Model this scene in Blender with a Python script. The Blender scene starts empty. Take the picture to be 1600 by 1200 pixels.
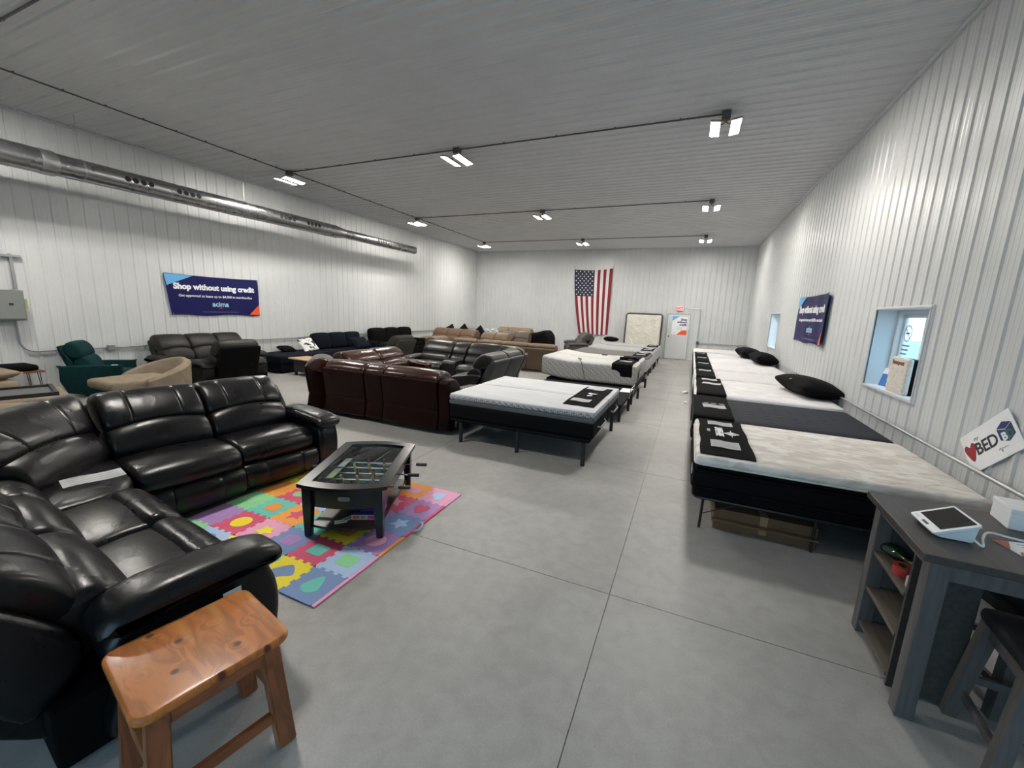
import bpy, bmesh, math, random
from mathutils import Matrix, Vector
random.seed(7)
PI = math.pi
scene = bpy.context.scene
COL = scene.collection

# ------------------------------------------------------------------ materials
MATS = {}
def mat(name, col=(0.5, 0.5, 0.5), rough=0.5, metal=0.0, spec=0.5, bump=0.0, bscale=200.0,
        noise=0.0, nscale=8.0, col2=None, coat=0.0, coatr=0.2, emit=None, es=0.0, sheen=0.0, aniso=None, alpha=1.0, trans=0.0, rvar=0.0, bdist=0.002):
    if name in MATS:
        return MATS[name]
    m = bpy.data.materials.new(name)
    m.use_nodes = True
    nt = m.node_tree
    N, L = nt.nodes, nt.links
    b = N['Principled BSDF']
    b.inputs['Base Color'].default_value = (*col, 1)
    b.inputs['Roughness'].default_value = rough
    b.inputs['Metallic'].default_value = metal
    b.inputs['Specular IOR Level'].default_value = spec
    b.inputs['Coat Weight'].default_value = coat
    b.inputs['Coat Roughness'].default_value = coatr
    b.inputs['Sheen Weight'].default_value = sheen
    b.inputs['Transmission Weight'].default_value = trans
    if emit:
        b.inputs['Emission Color'].default_value = (*emit, 1)
        b.inputs['Emission Strength'].default_value = es
    tc = N.new('ShaderNodeTexCoord')
    if noise or col2 or rvar:
        n = N.new('ShaderNodeTexNoise')
        n.inputs['Scale'].default_value = nscale
        n.inputs['Detail'].default_value = 5
        L.new(tc.outputs['Object'], n.inputs['Vector'])
        if noise or col2:
            mx = N.new('ShaderNodeMix'); mx.data_type = 'RGBA'
            c2 = col2 if col2 else tuple(c * (1 - noise) for c in col)
            mx.inputs[6].default_value = (*col, 1); mx.inputs[7].default_value = (*c2, 1)
            r = N.new('ShaderNodeValToRGB')
            r.color_ramp.elements[0].position = 0.35; r.color_ramp.elements[1].position = 0.68
            L.new(n.outputs['Fac'], r.inputs[0]); L.new(r.outputs[0], mx.inputs[0])
            L.new(mx.outputs[2], b.inputs['Base Color'])
        if rvar:
            mr = N.new('ShaderNodeMapRange')
            mr.inputs[3].default_value = rough - rvar; mr.inputs[4].default_value = rough + rvar
            L.new(n.outputs['Fac'], mr.inputs[0]); L.new(mr.outputs[0], b.inputs['Roughness'])
    if bump:
        n2 = N.new('ShaderNodeTexNoise'); n2.inputs['Scale'].default_value = bscale
        n2.inputs['Detail'].default_value = 3
        L.new(tc.outputs['Object'], n2.inputs['Vector'])
        bp = N.new('ShaderNodeBump'); bp.inputs['Strength'].default_value = bump
        bp.inputs['Distance'].default_value = bdist
        L.new(n2.outputs['Fac'], bp.inputs['Height']); L.new(bp.outputs[0], b.inputs['Normal'])
    MATS[name] = m
    return m

def leather(name, col, rough=0.36, wr=0.5, coat=0.0, spec=0.5):
    """leather: fine grain plus soft wrinkles in the bump"""
    m = mat(name, col, rough, spec=spec, noise=0.35, nscale=5, rvar=0.07, coat=coat)
    nt = m.node_tree; N, L = nt.nodes, nt.links
    b = N['Principled BSDF']
    tc = N.new('ShaderNodeTexCoord')
    w = N.new('ShaderNodeTexNoise'); w.inputs['Scale'].default_value = 9; w.inputs['Detail'].default_value = 3
    w.inputs['Distortion'].default_value = 0.9
    g = N.new('ShaderNodeTexVoronoi'); g.inputs['Scale'].default_value = 320
    L.new(tc.outputs['Object'], w.inputs['Vector']); L.new(tc.outputs['Object'], g.inputs['Vector'])
    b1 = N.new('ShaderNodeBump'); b1.inputs['Strength'].default_value = wr; b1.inputs['Distance'].default_value = 0.008
    b2 = N.new('ShaderNodeBump'); b2.inputs['Strength'].default_value = 0.12; b2.inputs['Distance'].default_value = 0.001
    L.new(w.outputs['Fac'], b1.inputs['Height']); L.new(g.outputs['Distance'], b2.inputs['Height'])
    L.new(b1.outputs[0], b2.inputs['Normal']); L.new(b2.outputs[0], b.inputs['Normal'])
    return m

# ------------------------------------------------------------------ objects
def tag(o, label=None, cat=None, group=None, kind=None):
    if label: o['label'] = label
    if cat: o['category'] = cat
    if group: o['group'] = group
    if kind: o['kind'] = kind
    return o
def thing(name, label, cat, loc=(0, 0, 0), rz=0.0, group=None):
    o = bpy.data.objects.new(name, None); COL.objects.link(o)
    o.empty_display_size = 0.1
    o.location = loc; o.rotation_euler = (0, 0, rz)
    return tag(o, label, cat, group)
def obj(name, bm, m, parent=None, smooth=True, label=None):
    me = bpy.data.meshes.new(name)
    bmesh.ops.recalc_face_normals(bm, faces=bm.faces)
    bm.to_mesh(me); bm.free()
    for x in (m if isinstance(m, (list, tuple)) else [m]):
        me.materials.append(x)
    if smooth:
        for p in me.polygons: p.use_smooth = True
        try:
            me.set_sharp_from_angle(angle=math.radians(42))
        except Exception:
            pass
    o = bpy.data.objects.new(name, me); COL.objects.link(o)
    if parent: o.parent = parent
    if label: o['label'] = label
    return o
def single(name, bm, m, label, cat, group=None, loc=None, rz=0.0, smooth=True):
    o = obj(name, bm, m, None, smooth)
    if loc: o.location = loc
    o.rotation_euler = (0, 0, rz)
    return tag(o, label, cat, group)
def struct(name, bm, m, parent=None, smooth=False):
    o = obj(name, bm, m, parent, smooth)
    if not parent: o['kind'] = 'structure'
    return o
def dup(root, loc, rz=None, label=None, group=None):
    r = root.copy(); COL.objects.link(r); r.location = loc
    if rz is not None: r.rotation_euler = (0, 0, rz)
    if label: r['label'] = label
    if group: r['group'] = group
    for ch in list(root.children):
        c = ch.copy(); COL.objects.link(c); c.parent = r
        for g in ch.children:
            d = g.copy(); COL.objects.link(d); d.parent = c
    return r

# ------------------------------------------------------------------ mesh builders
def B(): return bmesh.new()
def T(x=0, y=0, z=0, rz=0.0, rx=0.0, ry=0.0):
    return Matrix.Translation((x, y, z)) @ Matrix.Rotation(rz, 4, 'Z') @ Matrix.Rotation(ry, 4, 'Y') @ Matrix.Rotation(rx, 4, 'X')
def box(bm, c, s, bev=0.0, M=None, seg=2):
    r = bmesh.ops.create_cube(bm, size=1.0)
    vs = r['verts']
    for v in vs:
        v.co = Vector((c[0] + v.co.x * s[0], c[1] + v.co.y * s[1], c[2] + v.co.z * s[2]))
    if bev > 0:
        es = list({e for v in vs for e in v.link_edges})
        q = bmesh.ops.bevel(bm, geom=es, offset=bev, segments=seg, affect='EDGES', profile=0.5)
        vs = list({v for f in q['faces'] for v in f.verts} | {v for v in vs if v.is_valid})
    if M is not None:
        allv = set()
        st = [v for v in vs if v.is_valid]
        while st:
            v = st.pop()
            if v in allv: continue
            allv.add(v)
            st += [e.other_vert(v) for e in v.link_edges]
        for v in allv: v.co = M @ v.co
    return bm
def bx(lo, hi, bev=0.0, M=None, bm=None):
    bm = bm or B()
    return box(bm, [(a + b) / 2 for a, b in zip(lo, hi)], [b - a for a, b in zip(lo, hi)], bev, M)
def tube(bm, pts, r, seg=8, caps=True, radii=None):
    pts = [Vector(p) for p in pts]
    n = len(pts); rings = []
    up = None
    for i in range(n):
        if i == 0: d = pts[1] - pts[0]
        elif i == n - 1: d = pts[-1] - pts[-2]
        else: d = (pts[i + 1] - pts[i]).normalized() + (pts[i] - pts[i - 1]).normalized()
        d.normalize()
        if up is None:
            up = Vector((0, 0, 1)) if abs(d.z) < 0.9 else Vector((1, 0, 0))
        a = d.cross(up)
        if a.length < 1e-4: a = d.cross(Vector((0.3, 1, 0.2)))
        a.normalize(); b = a.cross(d).normalized(); up = b
        rr = radii[i] if radii else r
        rings.append([bm.verts.new(pts[i] + a * (math.cos(2 * PI * k / seg) * rr) + b * (math.sin(2 * PI * k / seg) * rr)) for k in range(seg)])
    for i in range(n - 1):
        for k in range(seg):
            bm.faces.new((rings[i][k], rings[i][(k + 1) % seg], rings[i + 1][(k + 1) % seg], rings[i + 1][k]))
    if caps:
        bm.faces.new(rings[0][::-1]); bm.faces.new(rings[-1])
    return bm
def arc(c, r, a0, a1, n, ax='xz'):
    out = []
    for i in range(n + 1):
        a = a0 + (a1 - a0) * i / n
        p, q = r * math.cos(a), r * math.sin(a)
        out.append({'xz': (c[0] + p, c[1], c[2] + q), 'yz': (c[0], c[1] + p, c[2] + q), 'xy': (c[0] + p, c[1] + q, c[2])}[ax])
    return out
def prism(bm, pts, z0, z1, M=None):
    """extrude a closed 2D outline (x,y) from z0 to z1"""
    a = [bm.verts.new((p[0], p[1], z0)) for p in pts]
    b = [bm.verts.new((p[0], p[1], z1)) for p in pts]
    n = len(pts)
    bm.faces.new(a[::-1]); bm.faces.new(b)
    for i in range(n):
        bm.faces.new((a[i], a[(i + 1) % n], b[(i + 1) % n], b[i]))
    if M is not None:
        for v in a + b: v.co = M @ v.co
    return bm
def lathe(bm, prof, seg=20, M=None):
    rings = []
    for r, z in prof:
        rings.append([bm.verts.new((max(r, 1e-4) * math.cos(2 * PI * k / seg), max(r, 1e-4) * math.sin(2 * PI * k / seg), z)) for k in range(seg)])
    for i in range(len(rings) - 1):
        for k in range(seg):
            bm.faces.new((rings[i][k], rings[i][(k + 1) % seg], rings[i + 1][(k + 1) % seg], rings[i + 1][k]))
    bm.faces.new(rings[0][::-1]); bm.faces.new(rings[-1])
    if M is not None:
        for rr in rings:
            for v in rr: v.co = M @ v.co
    return bm
def rrect(w, h, r, n=5, cx=0, cy=0):
    out = []
    for (sx, sy, a0) in ((1, 1, 0), (-1, 1, PI / 2), (-1, -1, PI), (1, -1, 1.5 * PI)):
        for i in range(n + 1):
            a = a0 + PI / 2 * i / n
            out.append((cx + sx * (w / 2 - r) + r * math.cos(a), cy + sy * (h / 2 - r) + r * math.sin(a)))
    return out
def soft(sx, sy, sz, r, puff=(0, 0, 0), n=8, fn=None, M=None, bm=None):
    """soft rounded block; puff bulges the x, y and z faces; fn deforms each point"""
    bm = bm or B()
    h = (sx / 2, sy / 2, sz / 2)
    def ts(hh):
        k = min(r / hh, 0.95)
        e = [-1, -1 + k * 0.12, -1 + k * 0.4, -1 + k]
        mid = [-(1 - k) + 2 * (1 - k) * i / n for i in range(1, n)]
        return e + mid + [-x for x in e[::-1]]
    cache = {}
    def pt(u, v, w):
        key = (round(u, 5), round(v, 5), round(w, 5))
        if key in cache: return cache[key]
        p = Vector((u * h[0], v * h[1], w * h[2]))
        q = Vector([max(-(hh - r), min(hh - r, c)) for c, hh in zip(p, h)])
        d = p - q
        if d.length > 1e-9: p = q + d.normalized() * min(r, max(abs(d.x), abs(d.y), abs(d.z)))
        a, b_, c = (p.x / h[0]) ** 2, (p.y / h[1]) ** 2, (p.z / h[2]) ** 2
        p += Vector((math.copysign(puff[0], p.x) * (1 - b_) * (1 - c) * abs(u), math.copysign(puff[1], p.y) * (1 - a) * (1 - c) * abs(v),
                     math.copysign(puff[2], p.z) * (1 - a) * (1 - b_) * abs(w)))
        if fn: p = Vector(fn(p))
        if M is not None: p = M @ p
        cache[key] = bm.verts.new(p)
        return cache[key]
    X, Y, Z = ts(h[0]), ts(h[1]), ts(h[2])
    def face(A, C, f):
        for i in range(len(A) - 1):
            for j in range(len(C) - 1):
                q = [f(A[i], C[j]), f(A[i + 1], C[j]), f(A[i + 1], C[j + 1]), f(A[i], C[j + 1])]
                if len(set(q)) == 4:
                    try: bm.faces.new(q)
                    except ValueError: pass
    for s in (-1, 1):
        face(X, Y, lambda a, b, s=s: pt(a, b, s))
        face(X, Z, lambda a, b, s=s: pt(a, s, b))
        face(Y, Z, lambda a, b, s=s: pt(s, a, b))
    return bm
def spline(ctrl, k=4, closed=True):
    n = len(ctrl); out = []
    for i in range(n if closed else n - 1):
        g = (lambda j: ctrl[j % n]) if closed else (lambda j: ctrl[max(0, min(n - 1, j))])
        p0, p1, p2, p3 = g(i - 1), g(i), g(i + 1), g(i + 2)
        for s in range(k):
            t = s / k
            out.append(tuple(0.5 * (2 * b + (c - a) * t + (2 * a - 5 * b + 4 * c - d) * t * t + (3 * b - a - 3 * c + d) * t ** 3)
                             for a, b, c, d in zip(p0, p1, p2, p3)))
    if not closed: out.append(tuple(ctrl[-1]))
    return out
def loft(ctrl, w, er=0.03, puff=0.0, arch=None, grooves=(), gd=0.008, n=8, k=3, M=None, bm=None, bend=None):
    """sweep a soft closed (y,z) profile along x over width w, rounding both ends"""
    bm = bm or B()
    P = spline(ctrl, k)
    area = sum(P[i][0] * P[(i + 1) % len(P)][1] - P[(i + 1) % len(P)][0] * P[i][1] for i in range(len(P)))
    if area < 0: P = P[::-1]
    m = len(P); nor = []
    for i in range(m):
        a, b = P[i - 1], P[(i + 1) % m]
        dx, dy = b[0] - a[0], b[1] - a[1]; l = math.hypot(dx, dy) or 1
        nor.append((dy / l, -dx / l))
    cy = sum(p[0] for p in P) / m; cz = sum(p[1] for p in P) / m
    st = []
    for i in range(5):
        a = PI / 2 * i / 4
        st.append((-w / 2 + er * (1 - math.sin(a)), er * (1 - math.cos(PI / 2 - a)) if False else er * (1 - math.sin(math.acos(max(0, min(1, math.sin(PI/2 - a) if i else 1)))))))
    st = []
    for i in range(5):
        t = i / 4
        x = -w / 2 + er * t ** 1.6
        f = 1 - (x + w / 2) / er
        st.append((x, er * (1 - math.sqrt(max(0, 1 - f * f)))))
    xs = [-w / 2 + er + (w - 2 * er) * i / n for i in range(1, n)]
    for g in grooves: xs += [g - 0.014, g - 0.006, g, g + 0.006, g + 0.014]
    st += [(x, 0) for x in sorted(set(xs))]
    st += [(-x, d) for x, d in st[:5][::-1]]
    rings = []
    for x, d in st:
        o = -d + puff * (1 - (2 * x / w) ** 2) - sum(gd * math.exp(-((x - g) / 0.007) ** 2) for g in grooves)
        ring = []
        for (p, q) in zip(P, nor):
            y, z = p[0] + q[0] * o, p[1] + q[1] * o
            if arch: y, z = arch(x, y, z)
            v = Vector((x, y, z))
            if bend: v = Vector(bend(v))
            if M is not None: v = M @ v
            ring.append(bm.verts.new(v))
        rings.append(ring)
    for i in range(len(rings) - 1):
        for j in range(m):
            bm.faces.new((rings[i][j], rings[i][(j + 1) % m], rings[i + 1][(j + 1) % m], rings[i + 1][j]))
    bm.faces.new(rings[0][::-1]); bm.faces.new(rings[-1])
    return bm
def text_bm(s, size, align='CENTER', bold=0.0, depth=0.0015, shear=0.0, space=1.0):
    """lettering as a mesh lying in the xy plane, facing +z"""
    cu = bpy.data.curves.new('txt', 'FONT')
    cu.body = s; cu.size = size; cu.align_x = align; cu.align_y = 'CENTER'
    cu.offset = bold; cu.extrude = depth; cu.shear = shear; cu.space_character = space; cu.resolution_u = 3
    o = bpy.data.objects.new('txt', cu); COL.objects.link(o)
    dg = bpy.context.evaluated_depsgraph_get(); dg.update()
    me = bpy.data.meshes.new_from_object(o.evaluated_get(dg))
    bpy.data.objects.remove(o); bpy.data.curves.remove(cu)
    bm = B(); bm.from_mesh(me); bpy.data.meshes.remove(me)
    return bm
def text(name, s, size, M, m, parent, **kw):
    bm = text_bm(s, size, **kw)
    bm.transform(M)
    return obj(name, bm, m, parent, smooth=False)
def wallM(x, y, z, side):
    """text frame on a wall: local x along the reading direction, z out of the wall"""
    if side == 'left':    # wall at -x, faces +x, reading direction +y
        return Matrix(((0, 0, 1, x), (1, 0, 0, y), (0, 1, 0, z), (0, 0, 0, 1)))
    if side == 'right':   # wall at +x, faces -x, reading direction -y
        return Matrix(((0, 0, -1, x), (-1, 0, 0, y), (0, 1, 0, z), (0, 0, 0, 1)))
    return Matrix(((1, 0, 0, x), (0, 0, -1, y), (0, 1, 0, z), (0, 0, 0, 1)))  # back wall, faces -y

# ------------------------------------------------------------------ camera
CAMZ = 1.93
F = 635.87
R = ((0.91514205, 0.40111962, 0.0402254), (0.10826779, -0.14843383, -0.98297787), (-0.3883209, 0.90391949, -0.17926638))
cam = bpy.data.cameras.new('camera'); co = bpy.data.objects.new('camera', cam); COL.objects.link(co)
cam.sensor_fit = 'HORIZONTAL'; cam.sensor_width = 36.0; cam.lens = F / 1600 * 36.0; cam.clip_start = 0.02; cam.clip_end = 400
co.matrix_world = Matrix(((R[0][0], -R[1][0], -R[2][0], 0), (R[0][1], -R[1][1], -R[2][1], 0), (R[0][2], -R[1][2], -R[2][2], CAMZ), (0, 0, 0, 1)))
scene.camera = co

# ------------------------------------------------------------------ base materials
M_wall = mat('wall_steel', (0.62, 0.635, 0.64), 0.34, spec=0.5, noise=0.06, nscale=1.5, bump=0.08, bscale=3, bdist=0.02)
M_ceil = mat('ceiling_steel', (0.72, 0.725, 0.73), 0.36, spec=0.4, noise=0.06, nscale=1.5, bump=0.06, bscale=3, bdist=0.02)
M_white = mat('white_paint', (0.8, 0.81, 0.82), 0.45)
M_trim = mat('trim_grey', (0.55, 0.57, 0.58), 0.4)
M_galv = mat('galvanised_steel', (0.36, 0.37, 0.38), 0.28, metal=1.0, noise=0.12, nscale=5, rvar=0.05)
M_conduit = mat('conduit_steel', (0.42, 0.43, 0.44), 0.38, metal=0.9)
M_conduit_dark = mat('conduit_dull', (0.10, 0.105, 0.11), 0.6, metal=0.3)
M_black = mat('black_plastic', (0.012, 0.012, 0.013), 0.45)
M_blackm = mat('black_metal', (0.015, 0.015, 0.016), 0.4, metal=0.2)
M_boxgrey = mat('box_grey', (0.20, 0.215, 0.21), 0.5)
M_paper = mat('paper_white', (0.85, 0.86, 0.87), 0.6)
M_ink = mat('ink_grey', (0.25, 0.26, 0.28), 0.7)
M_navy = mat('banner_navy', (0.018, 0.018, 0.16), 0.35, spec=0.4)
M_sky = mat('banner_sky', (0.12, 0.42, 0.75), 0.4)
M_orange = mat('banner_orange', (0.85, 0.09, 0.02), 0.4)
M_print = mat('banner_white', (0.85, 0.87, 0.92), 0.45)
M_printb = mat('banner_cyan', (0.35, 0.65, 0.9), 0.45)
M_hole = mat('dark_hole', (0.004, 0.004, 0.004), 0.8)

def floor_mat():
    m = mat('concrete', (0.345, 0.34, 0.33), 0.5)
    nt = m.node_tree; N, L = nt.nodes, nt.links; b = N['Principled BSDF']
    tc = N.new('ShaderNodeTexCoord')
    def noise(s, d, dist=0.0):
        n = N.new('ShaderNodeTexNoise'); n.inputs['Scale'].default_value = s; n.inputs['Detail'].default_value = d
        n.inputs['Distortion'].default_value = dist
        L.new(tc.outputs['Object'], n.inputs['Vector']); return n
    a, c, e = noise(0.9, 6, 0.6), noise(9, 8, 0.4), noise(90, 3)
    def ramp(src, lo, hi, c0, c1):
        r = N.new('ShaderNodeValToRGB'); r.color_ramp.elements[0].position = lo; r.color_ramp.elements[1].position = hi
        r.color_ramp.elements[0].color = (*c0, 1); r.color_ramp.elements[1].color = (*c1, 1)
        L.new(src, r.inputs[0]); return r.outputs[0]
    def mul(p, q, f=1.0):
        x = N.new('ShaderNodeMix'); x.data_type = 'RGBA'; x.blend_type = 'MULTIPLY'; x.inputs[0].default_value = f
        L.new(p, x.inputs[6]); L.new(q, x.inputs[7]); return x.outputs[2]
    base = ramp(a.outputs['Fac'], 0.3, 0.7, (0.30, 0.295, 0.283), (0.385, 0.38, 0.365))
    base = mul(base, ramp(c.outputs['Fac'], 0.30, 0.62, (0.86, 0.855, 0.85), (1, 1, 1)))
    base = mul(base, ramp(e.outputs['Fac'], 0.25, 0.6, (0.9, 0.9, 0.9), (1, 1, 1)))
    v = N.new('ShaderNodeTexVoronoi'); v.inputs['Scale'].default_value = 2.2; L.new(tc.outputs['Object'], v.inputs['Vector'])
    base = mul(base, ramp(v.outputs['Distance'], 0.012, 0.03, (0.55, 0.54, 0.52), (1, 1, 1)))
    L.new(base, b.inputs['Base Color'])
    rr = N.new('ShaderNodeMapRange'); rr.inputs[3].default_value = 0.34; rr.inputs[4].default_value = 0.6
    L.new(c.outputs['Fac'], rr.inputs[0]); L.new(rr.outputs[0], b.inputs['Roughness'])
    bp = N.new('ShaderNodeBump'); bp.inputs['Strength'].default_value = 0.12; bp.inputs['Distance'].default_value = 0.004
    L.new(c.outputs['Fac'], bp.inputs['Height']); L.new(bp.outputs[0], b.inputs['Normal'])
    return m
M_floor = floor_mat()

# ------------------------------------------------------------------ room shell
XL, XR, YF, YB, ZC = -11.0, 2.22, -3.0, 20.1, 4.96
def ribbed(s0, s1, t0, t1, fn, holes=(), phase=0.0, pitch=0.2286, hs=1.0):
    prof = []
    k = math.floor((s0 - phase) / pitch) - 1
    while phase + k * pitch < s1 + pitch:
        c = phase + k * pitch
        prof += [(c - 0.030, 0), (c - 0.015, 0.014), (c + 0.015, 0.014), (c + 0.030, 0),
                 (c + 0.070, 0), (c + 0.078, 0.0022), (c + 0.084, 0.0022), (c + 0.092, 0), (c + 0.138, 0), (c + 0.146, 0.0022), (c + 0.152, 0.0022), (c + 0.160, 0)]
        k += 1
    def h(s):
        for (a, ha), (b, hb) in zip(prof, prof[1:]):
            if a <= s <= b: return hs * (ha + (hb - ha) * (s - a) / max(b - a, 1e-9))
        return 0
    ss = [s0] + [p[0] for p in prof if s0 < p[0] < s1] + [s1]
    for q in holes: ss += [q[0], q[1]]
    ss = sorted(set(ss))
    tt = sorted({t0, t1} | {q[2] for q in holes} | {q[3] for q in holes})
    bm = B()
    V = [[bm.verts.new(fn(s, t, h(s))) for t in tt] for s in ss]
    for i in range(len(ss) - 1):
        for j in range(len(tt) - 1):
            cs, ct = (ss[i] + ss[i + 1]) / 2, (tt[j] + tt[j + 1]) / 2
            if any(q[0] < cs < q[1] and q[2] < ct < q[3] for q in holes): continue
            bm.faces.new((V[i][j], V[i + 1][j], V[i + 1][j + 1], V[i][j + 1]))
    return bm
WIN = [(5.53, 6.86, 1.15, 2.12), (13.35, 14.75, 1.15, 2.12)]
DOOR = (-1.05, -0.08, 0.0, 2.07)
FD = (-2.6, 2.0, 0.0, 3.4)
struct('wall_left', ribbed(YF, YB, 0, ZC, lambda s, t, h: (XL + h, s, t), phase=0.20), M_wall)
struct('wall_right', ribbed(YF, YB, 0, ZC, lambda s, t, h: (XR - h, s, t), WIN, phase=0.10), M_wall)
struct('wall_back', ribbed(XL, XR, 0, ZC, lambda s, t, h: (s, YB - h, t), [DOOR], phase=0.05), M_wall)
struct('wall_front', ribbed(XL, XR, 0, ZC, lambda s, t, h: (s, YF + h, t), [FD], phase=0.05), M_wall)
struct('ceiling', ribbed(YF, YB, XL, XR, lambda s, t, h: (t, s, ZC - h), phase=0.12, hs=1.9), M_ceil)
# floor: concrete slabs with sawn joints
xs = [XL - 0.3, -9.6, -6.5, -3.05, -0.322, XR + 0.3]
ys = [YF - 0.3] + [2.63 - 2.44 * 2, 0.19] + [2.63 + 2.44 * i for i in range(8)] + [YB + 0.3]
bm = B(); g = 0.003
for i in range(len(xs) - 1):
    for j in range(len(ys) - 1):
        bx((xs[i] + g, ys[j] + g, -0.2), (xs[i + 1] - g, ys[j + 1] - g, 0.0), bm=bm)
bx((XL - 0.3, YF - 0.3, -0.25), (XR + 0.3, YB + 0.3, -0.012), bm=bm)
struct('floor', bm, M_floor)
# corner trims
struct('trim_1', bx((XR - 0.05, YF, ZC - 0.05), (XR, YB, ZC - 0.001), 0.01), M_trim)
struct('trim_2', bx((XL, YF, ZC - 0.05), (XL + 0.05, YB, ZC - 0.001), 0.01), M_trim)
struct('trim_3', bx((XL, YB - 0.05, ZC - 0.05), (XR, YB, ZC - 0.001), 0.01), M_trim)
struct('trim_4', bx((XL, YB - 0.045, 0), (XL + 0.045, YB, ZC), 0.01), M_trim)
struct('trim_5', bx((XR - 0.045, YB - 0.045, 0), (XR, YB, ZC), 0.01), M_trim)

# windows in the right wall: deep reveal, sliding sash, glass
M_reveal = mat('window_reveal_white', (0.78, 0.80, 0.82), 0.4)
M_vinyl = mat('white_vinyl', (0.82, 0.84, 0.86), 0.35)
def glass_mat(name, tint=(1, 1, 1)):
    m = bpy.data.materials.new(name); m.use_nodes = True
    N, L = m.node_tree.nodes, m.node_tree.links
    N.remove(N['Principled BSDF'])
    t = N.new('ShaderNodeBsdfTransparent'); t.inputs[0].default_value = (*tint, 1)
    g = N.new('ShaderNodeBsdfGlossy'); g.inputs['Roughness'].default_value = 0.02
    f = N.new('ShaderNodeFresnel')
    ge = N.new('ShaderNodeNewGeometry'); ir = N.new('ShaderNodeMapRange')   # same reflectance from both sides of the pane
    ir.inputs[3].default_value = 1.45; ir.inputs[4].default_value = 1 / 1.45
    L.new(ge.outputs['Backfacing'], ir.inputs[0]); L.new(ir.outputs[0], f.inputs[0])
    x = N.new('ShaderNodeMixShader')
    L.new(f.outputs[0], x.inputs[0]); L.new(t.outputs[0], x.inputs[1]); L.new(g.outputs[0], x.inputs[2])
    L.new(x.outputs[0], N['Material Output'].inputs[0])
    return m
M_glass = glass_mat('window_glass', (0.93, 0.97, 1.0))
def window(name, y0, y1, z0, z1):
    D = 0.30
    bm = B()
    t = 0.03
    bx((XR - 0.02, y0 - t, z1), (XR + D, y1 + t, z1 + t), bm=bm); bx((XR - 0.02, y0 - t, z0 - t), (XR + D, y1 + t, z0), bm=bm)
    bx((XR - 0.02, y0 - t, z0), (XR + D, y0, z1), bm=bm); bx((XR - 0.02, y1, z0), (XR + D, y1 + t, z1), bm=bm)
    w = struct(name, bm, M_reveal); w['kind'] = 'structure'
    bm = B(); f = 0.022; X0, X1 = XR - 0.032, XR - 0.005
    for lo, hi in (((y0 - f, z1), (y1 + f, z1 + f)), ((y0 - f, z0 - f), (y1 + f, z0)), ((y0 - f, z0), (y0, z1)), ((y1, z0), (y1 + f, z1))):
        bx((X0, lo[0], lo[1]), (X1, hi[0], hi[1]), 0.004, bm=bm)
    obj('window_casing', bm, M_trim, w, False)
    bm = B(); f = 0.05; X0, X1 = XR + 0.20, XR + D
    for lo, hi in (((y0, z1 - f), (y1, z1)), ((y0, z0), (y1, z0 + f)), ((y0, z0 + f), (y0 + f, z1 - f)), ((y1 - f, z0 + f), (y1, z1 - f))):
        bx((X0, lo[0], lo[1]), (X1, hi[0], hi[1]), 0.006, bm=bm)
    obj('window_frame', bm, M_vinyl, w, False)
    ym = (y0 + y1) / 2
    for a, b, xo in ((y0 + f, ym + 0.02, 0.225), (ym - 0.02, y1 - f, 0.255)):
        bm = B(); s = 0.04; X0, X1 = XR + xo, XR + xo + 0.025
        zz0, zz1 = z0 + f, z1 - f
        for lo, hi in (((a, zz1 - s), (b, zz1)), ((a, zz0), (b, zz0 + s)), ((a, zz0 + s), (a + s, zz1 - s)), ((b - s, zz0 + s), (b, zz1 - s))):
            bx((X0, lo[0], lo[1]), (X1, hi[0], hi[1]), 0.004, bm=bm)
        sa = obj('sash', bm, M_vinyl, w, False)
        obj('pane', bx((XR + xo + 0.010, a + s, zz0 + s), (XR + xo + 0.014, b - s, zz1 - s)), M_glass, sa, False)
    return w
window('window_1', *WIN[0]); window('window_2', *WIN[1])

# back door
dx0, dx1 = DOOR[0], DOOR[1]
M_door = mat('door_paint', (0.62, 0.63, 0.63), 0.45)
M_dframe = mat('door_frame_paint', (0.45, 0.46, 0.46), 0.45)
bm = bx((dx0 + 0.06, YB - 0.02, 0.012), (dx1 - 0.05, YB + 0.03, DOOR[3] - 0.09), 0.004)
d1 = struct('door_1', bm, M_door)
bm = B()
bx((dx0 - 0.01, YB - 0.035, 0), (dx0 + 0.055, YB + 0.06, DOOR[3]), 0.004, bm=bm); bx((dx1 - 0.045, YB - 0.035, 0), (dx1 + 0.01, YB + 0.06, DOOR[3]), 0.004, bm=bm)
bx((dx0 + 0.055, YB - 0.035, DOOR[3] - 0.085), (dx1 - 0.045, YB + 0.06, DOOR[3]), 0.004, bm=bm)
obj('door_frame', bm, M_dframe, d1, False)
M_red = mat('threshold_red', (0.28, 0.05, 0.035), 0.6)
obj('threshold', bx((dx0 + 0.055, YB - 0.05, 0.0), (dx1 - 0.045, YB + 0.05, 0.011), 0.003), M_red, d1, False)
bm = lathe(B(), [(0.012, 0), (0.012, 0.035), (0.028, 0.045), (0.030, 0.06), (0.02, 0.072)], 14, T(dx0 + 0.13, YB - 0.02, 1.03, rx=PI / 2))
lathe(bm, [(0.032, 0), (0.030, 0.008)], 14, T(dx0 + 0.13, YB - 0.02, 1.03, rx=PI / 2))
obj('door_knob', bm, M_blackm, d1)
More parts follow.
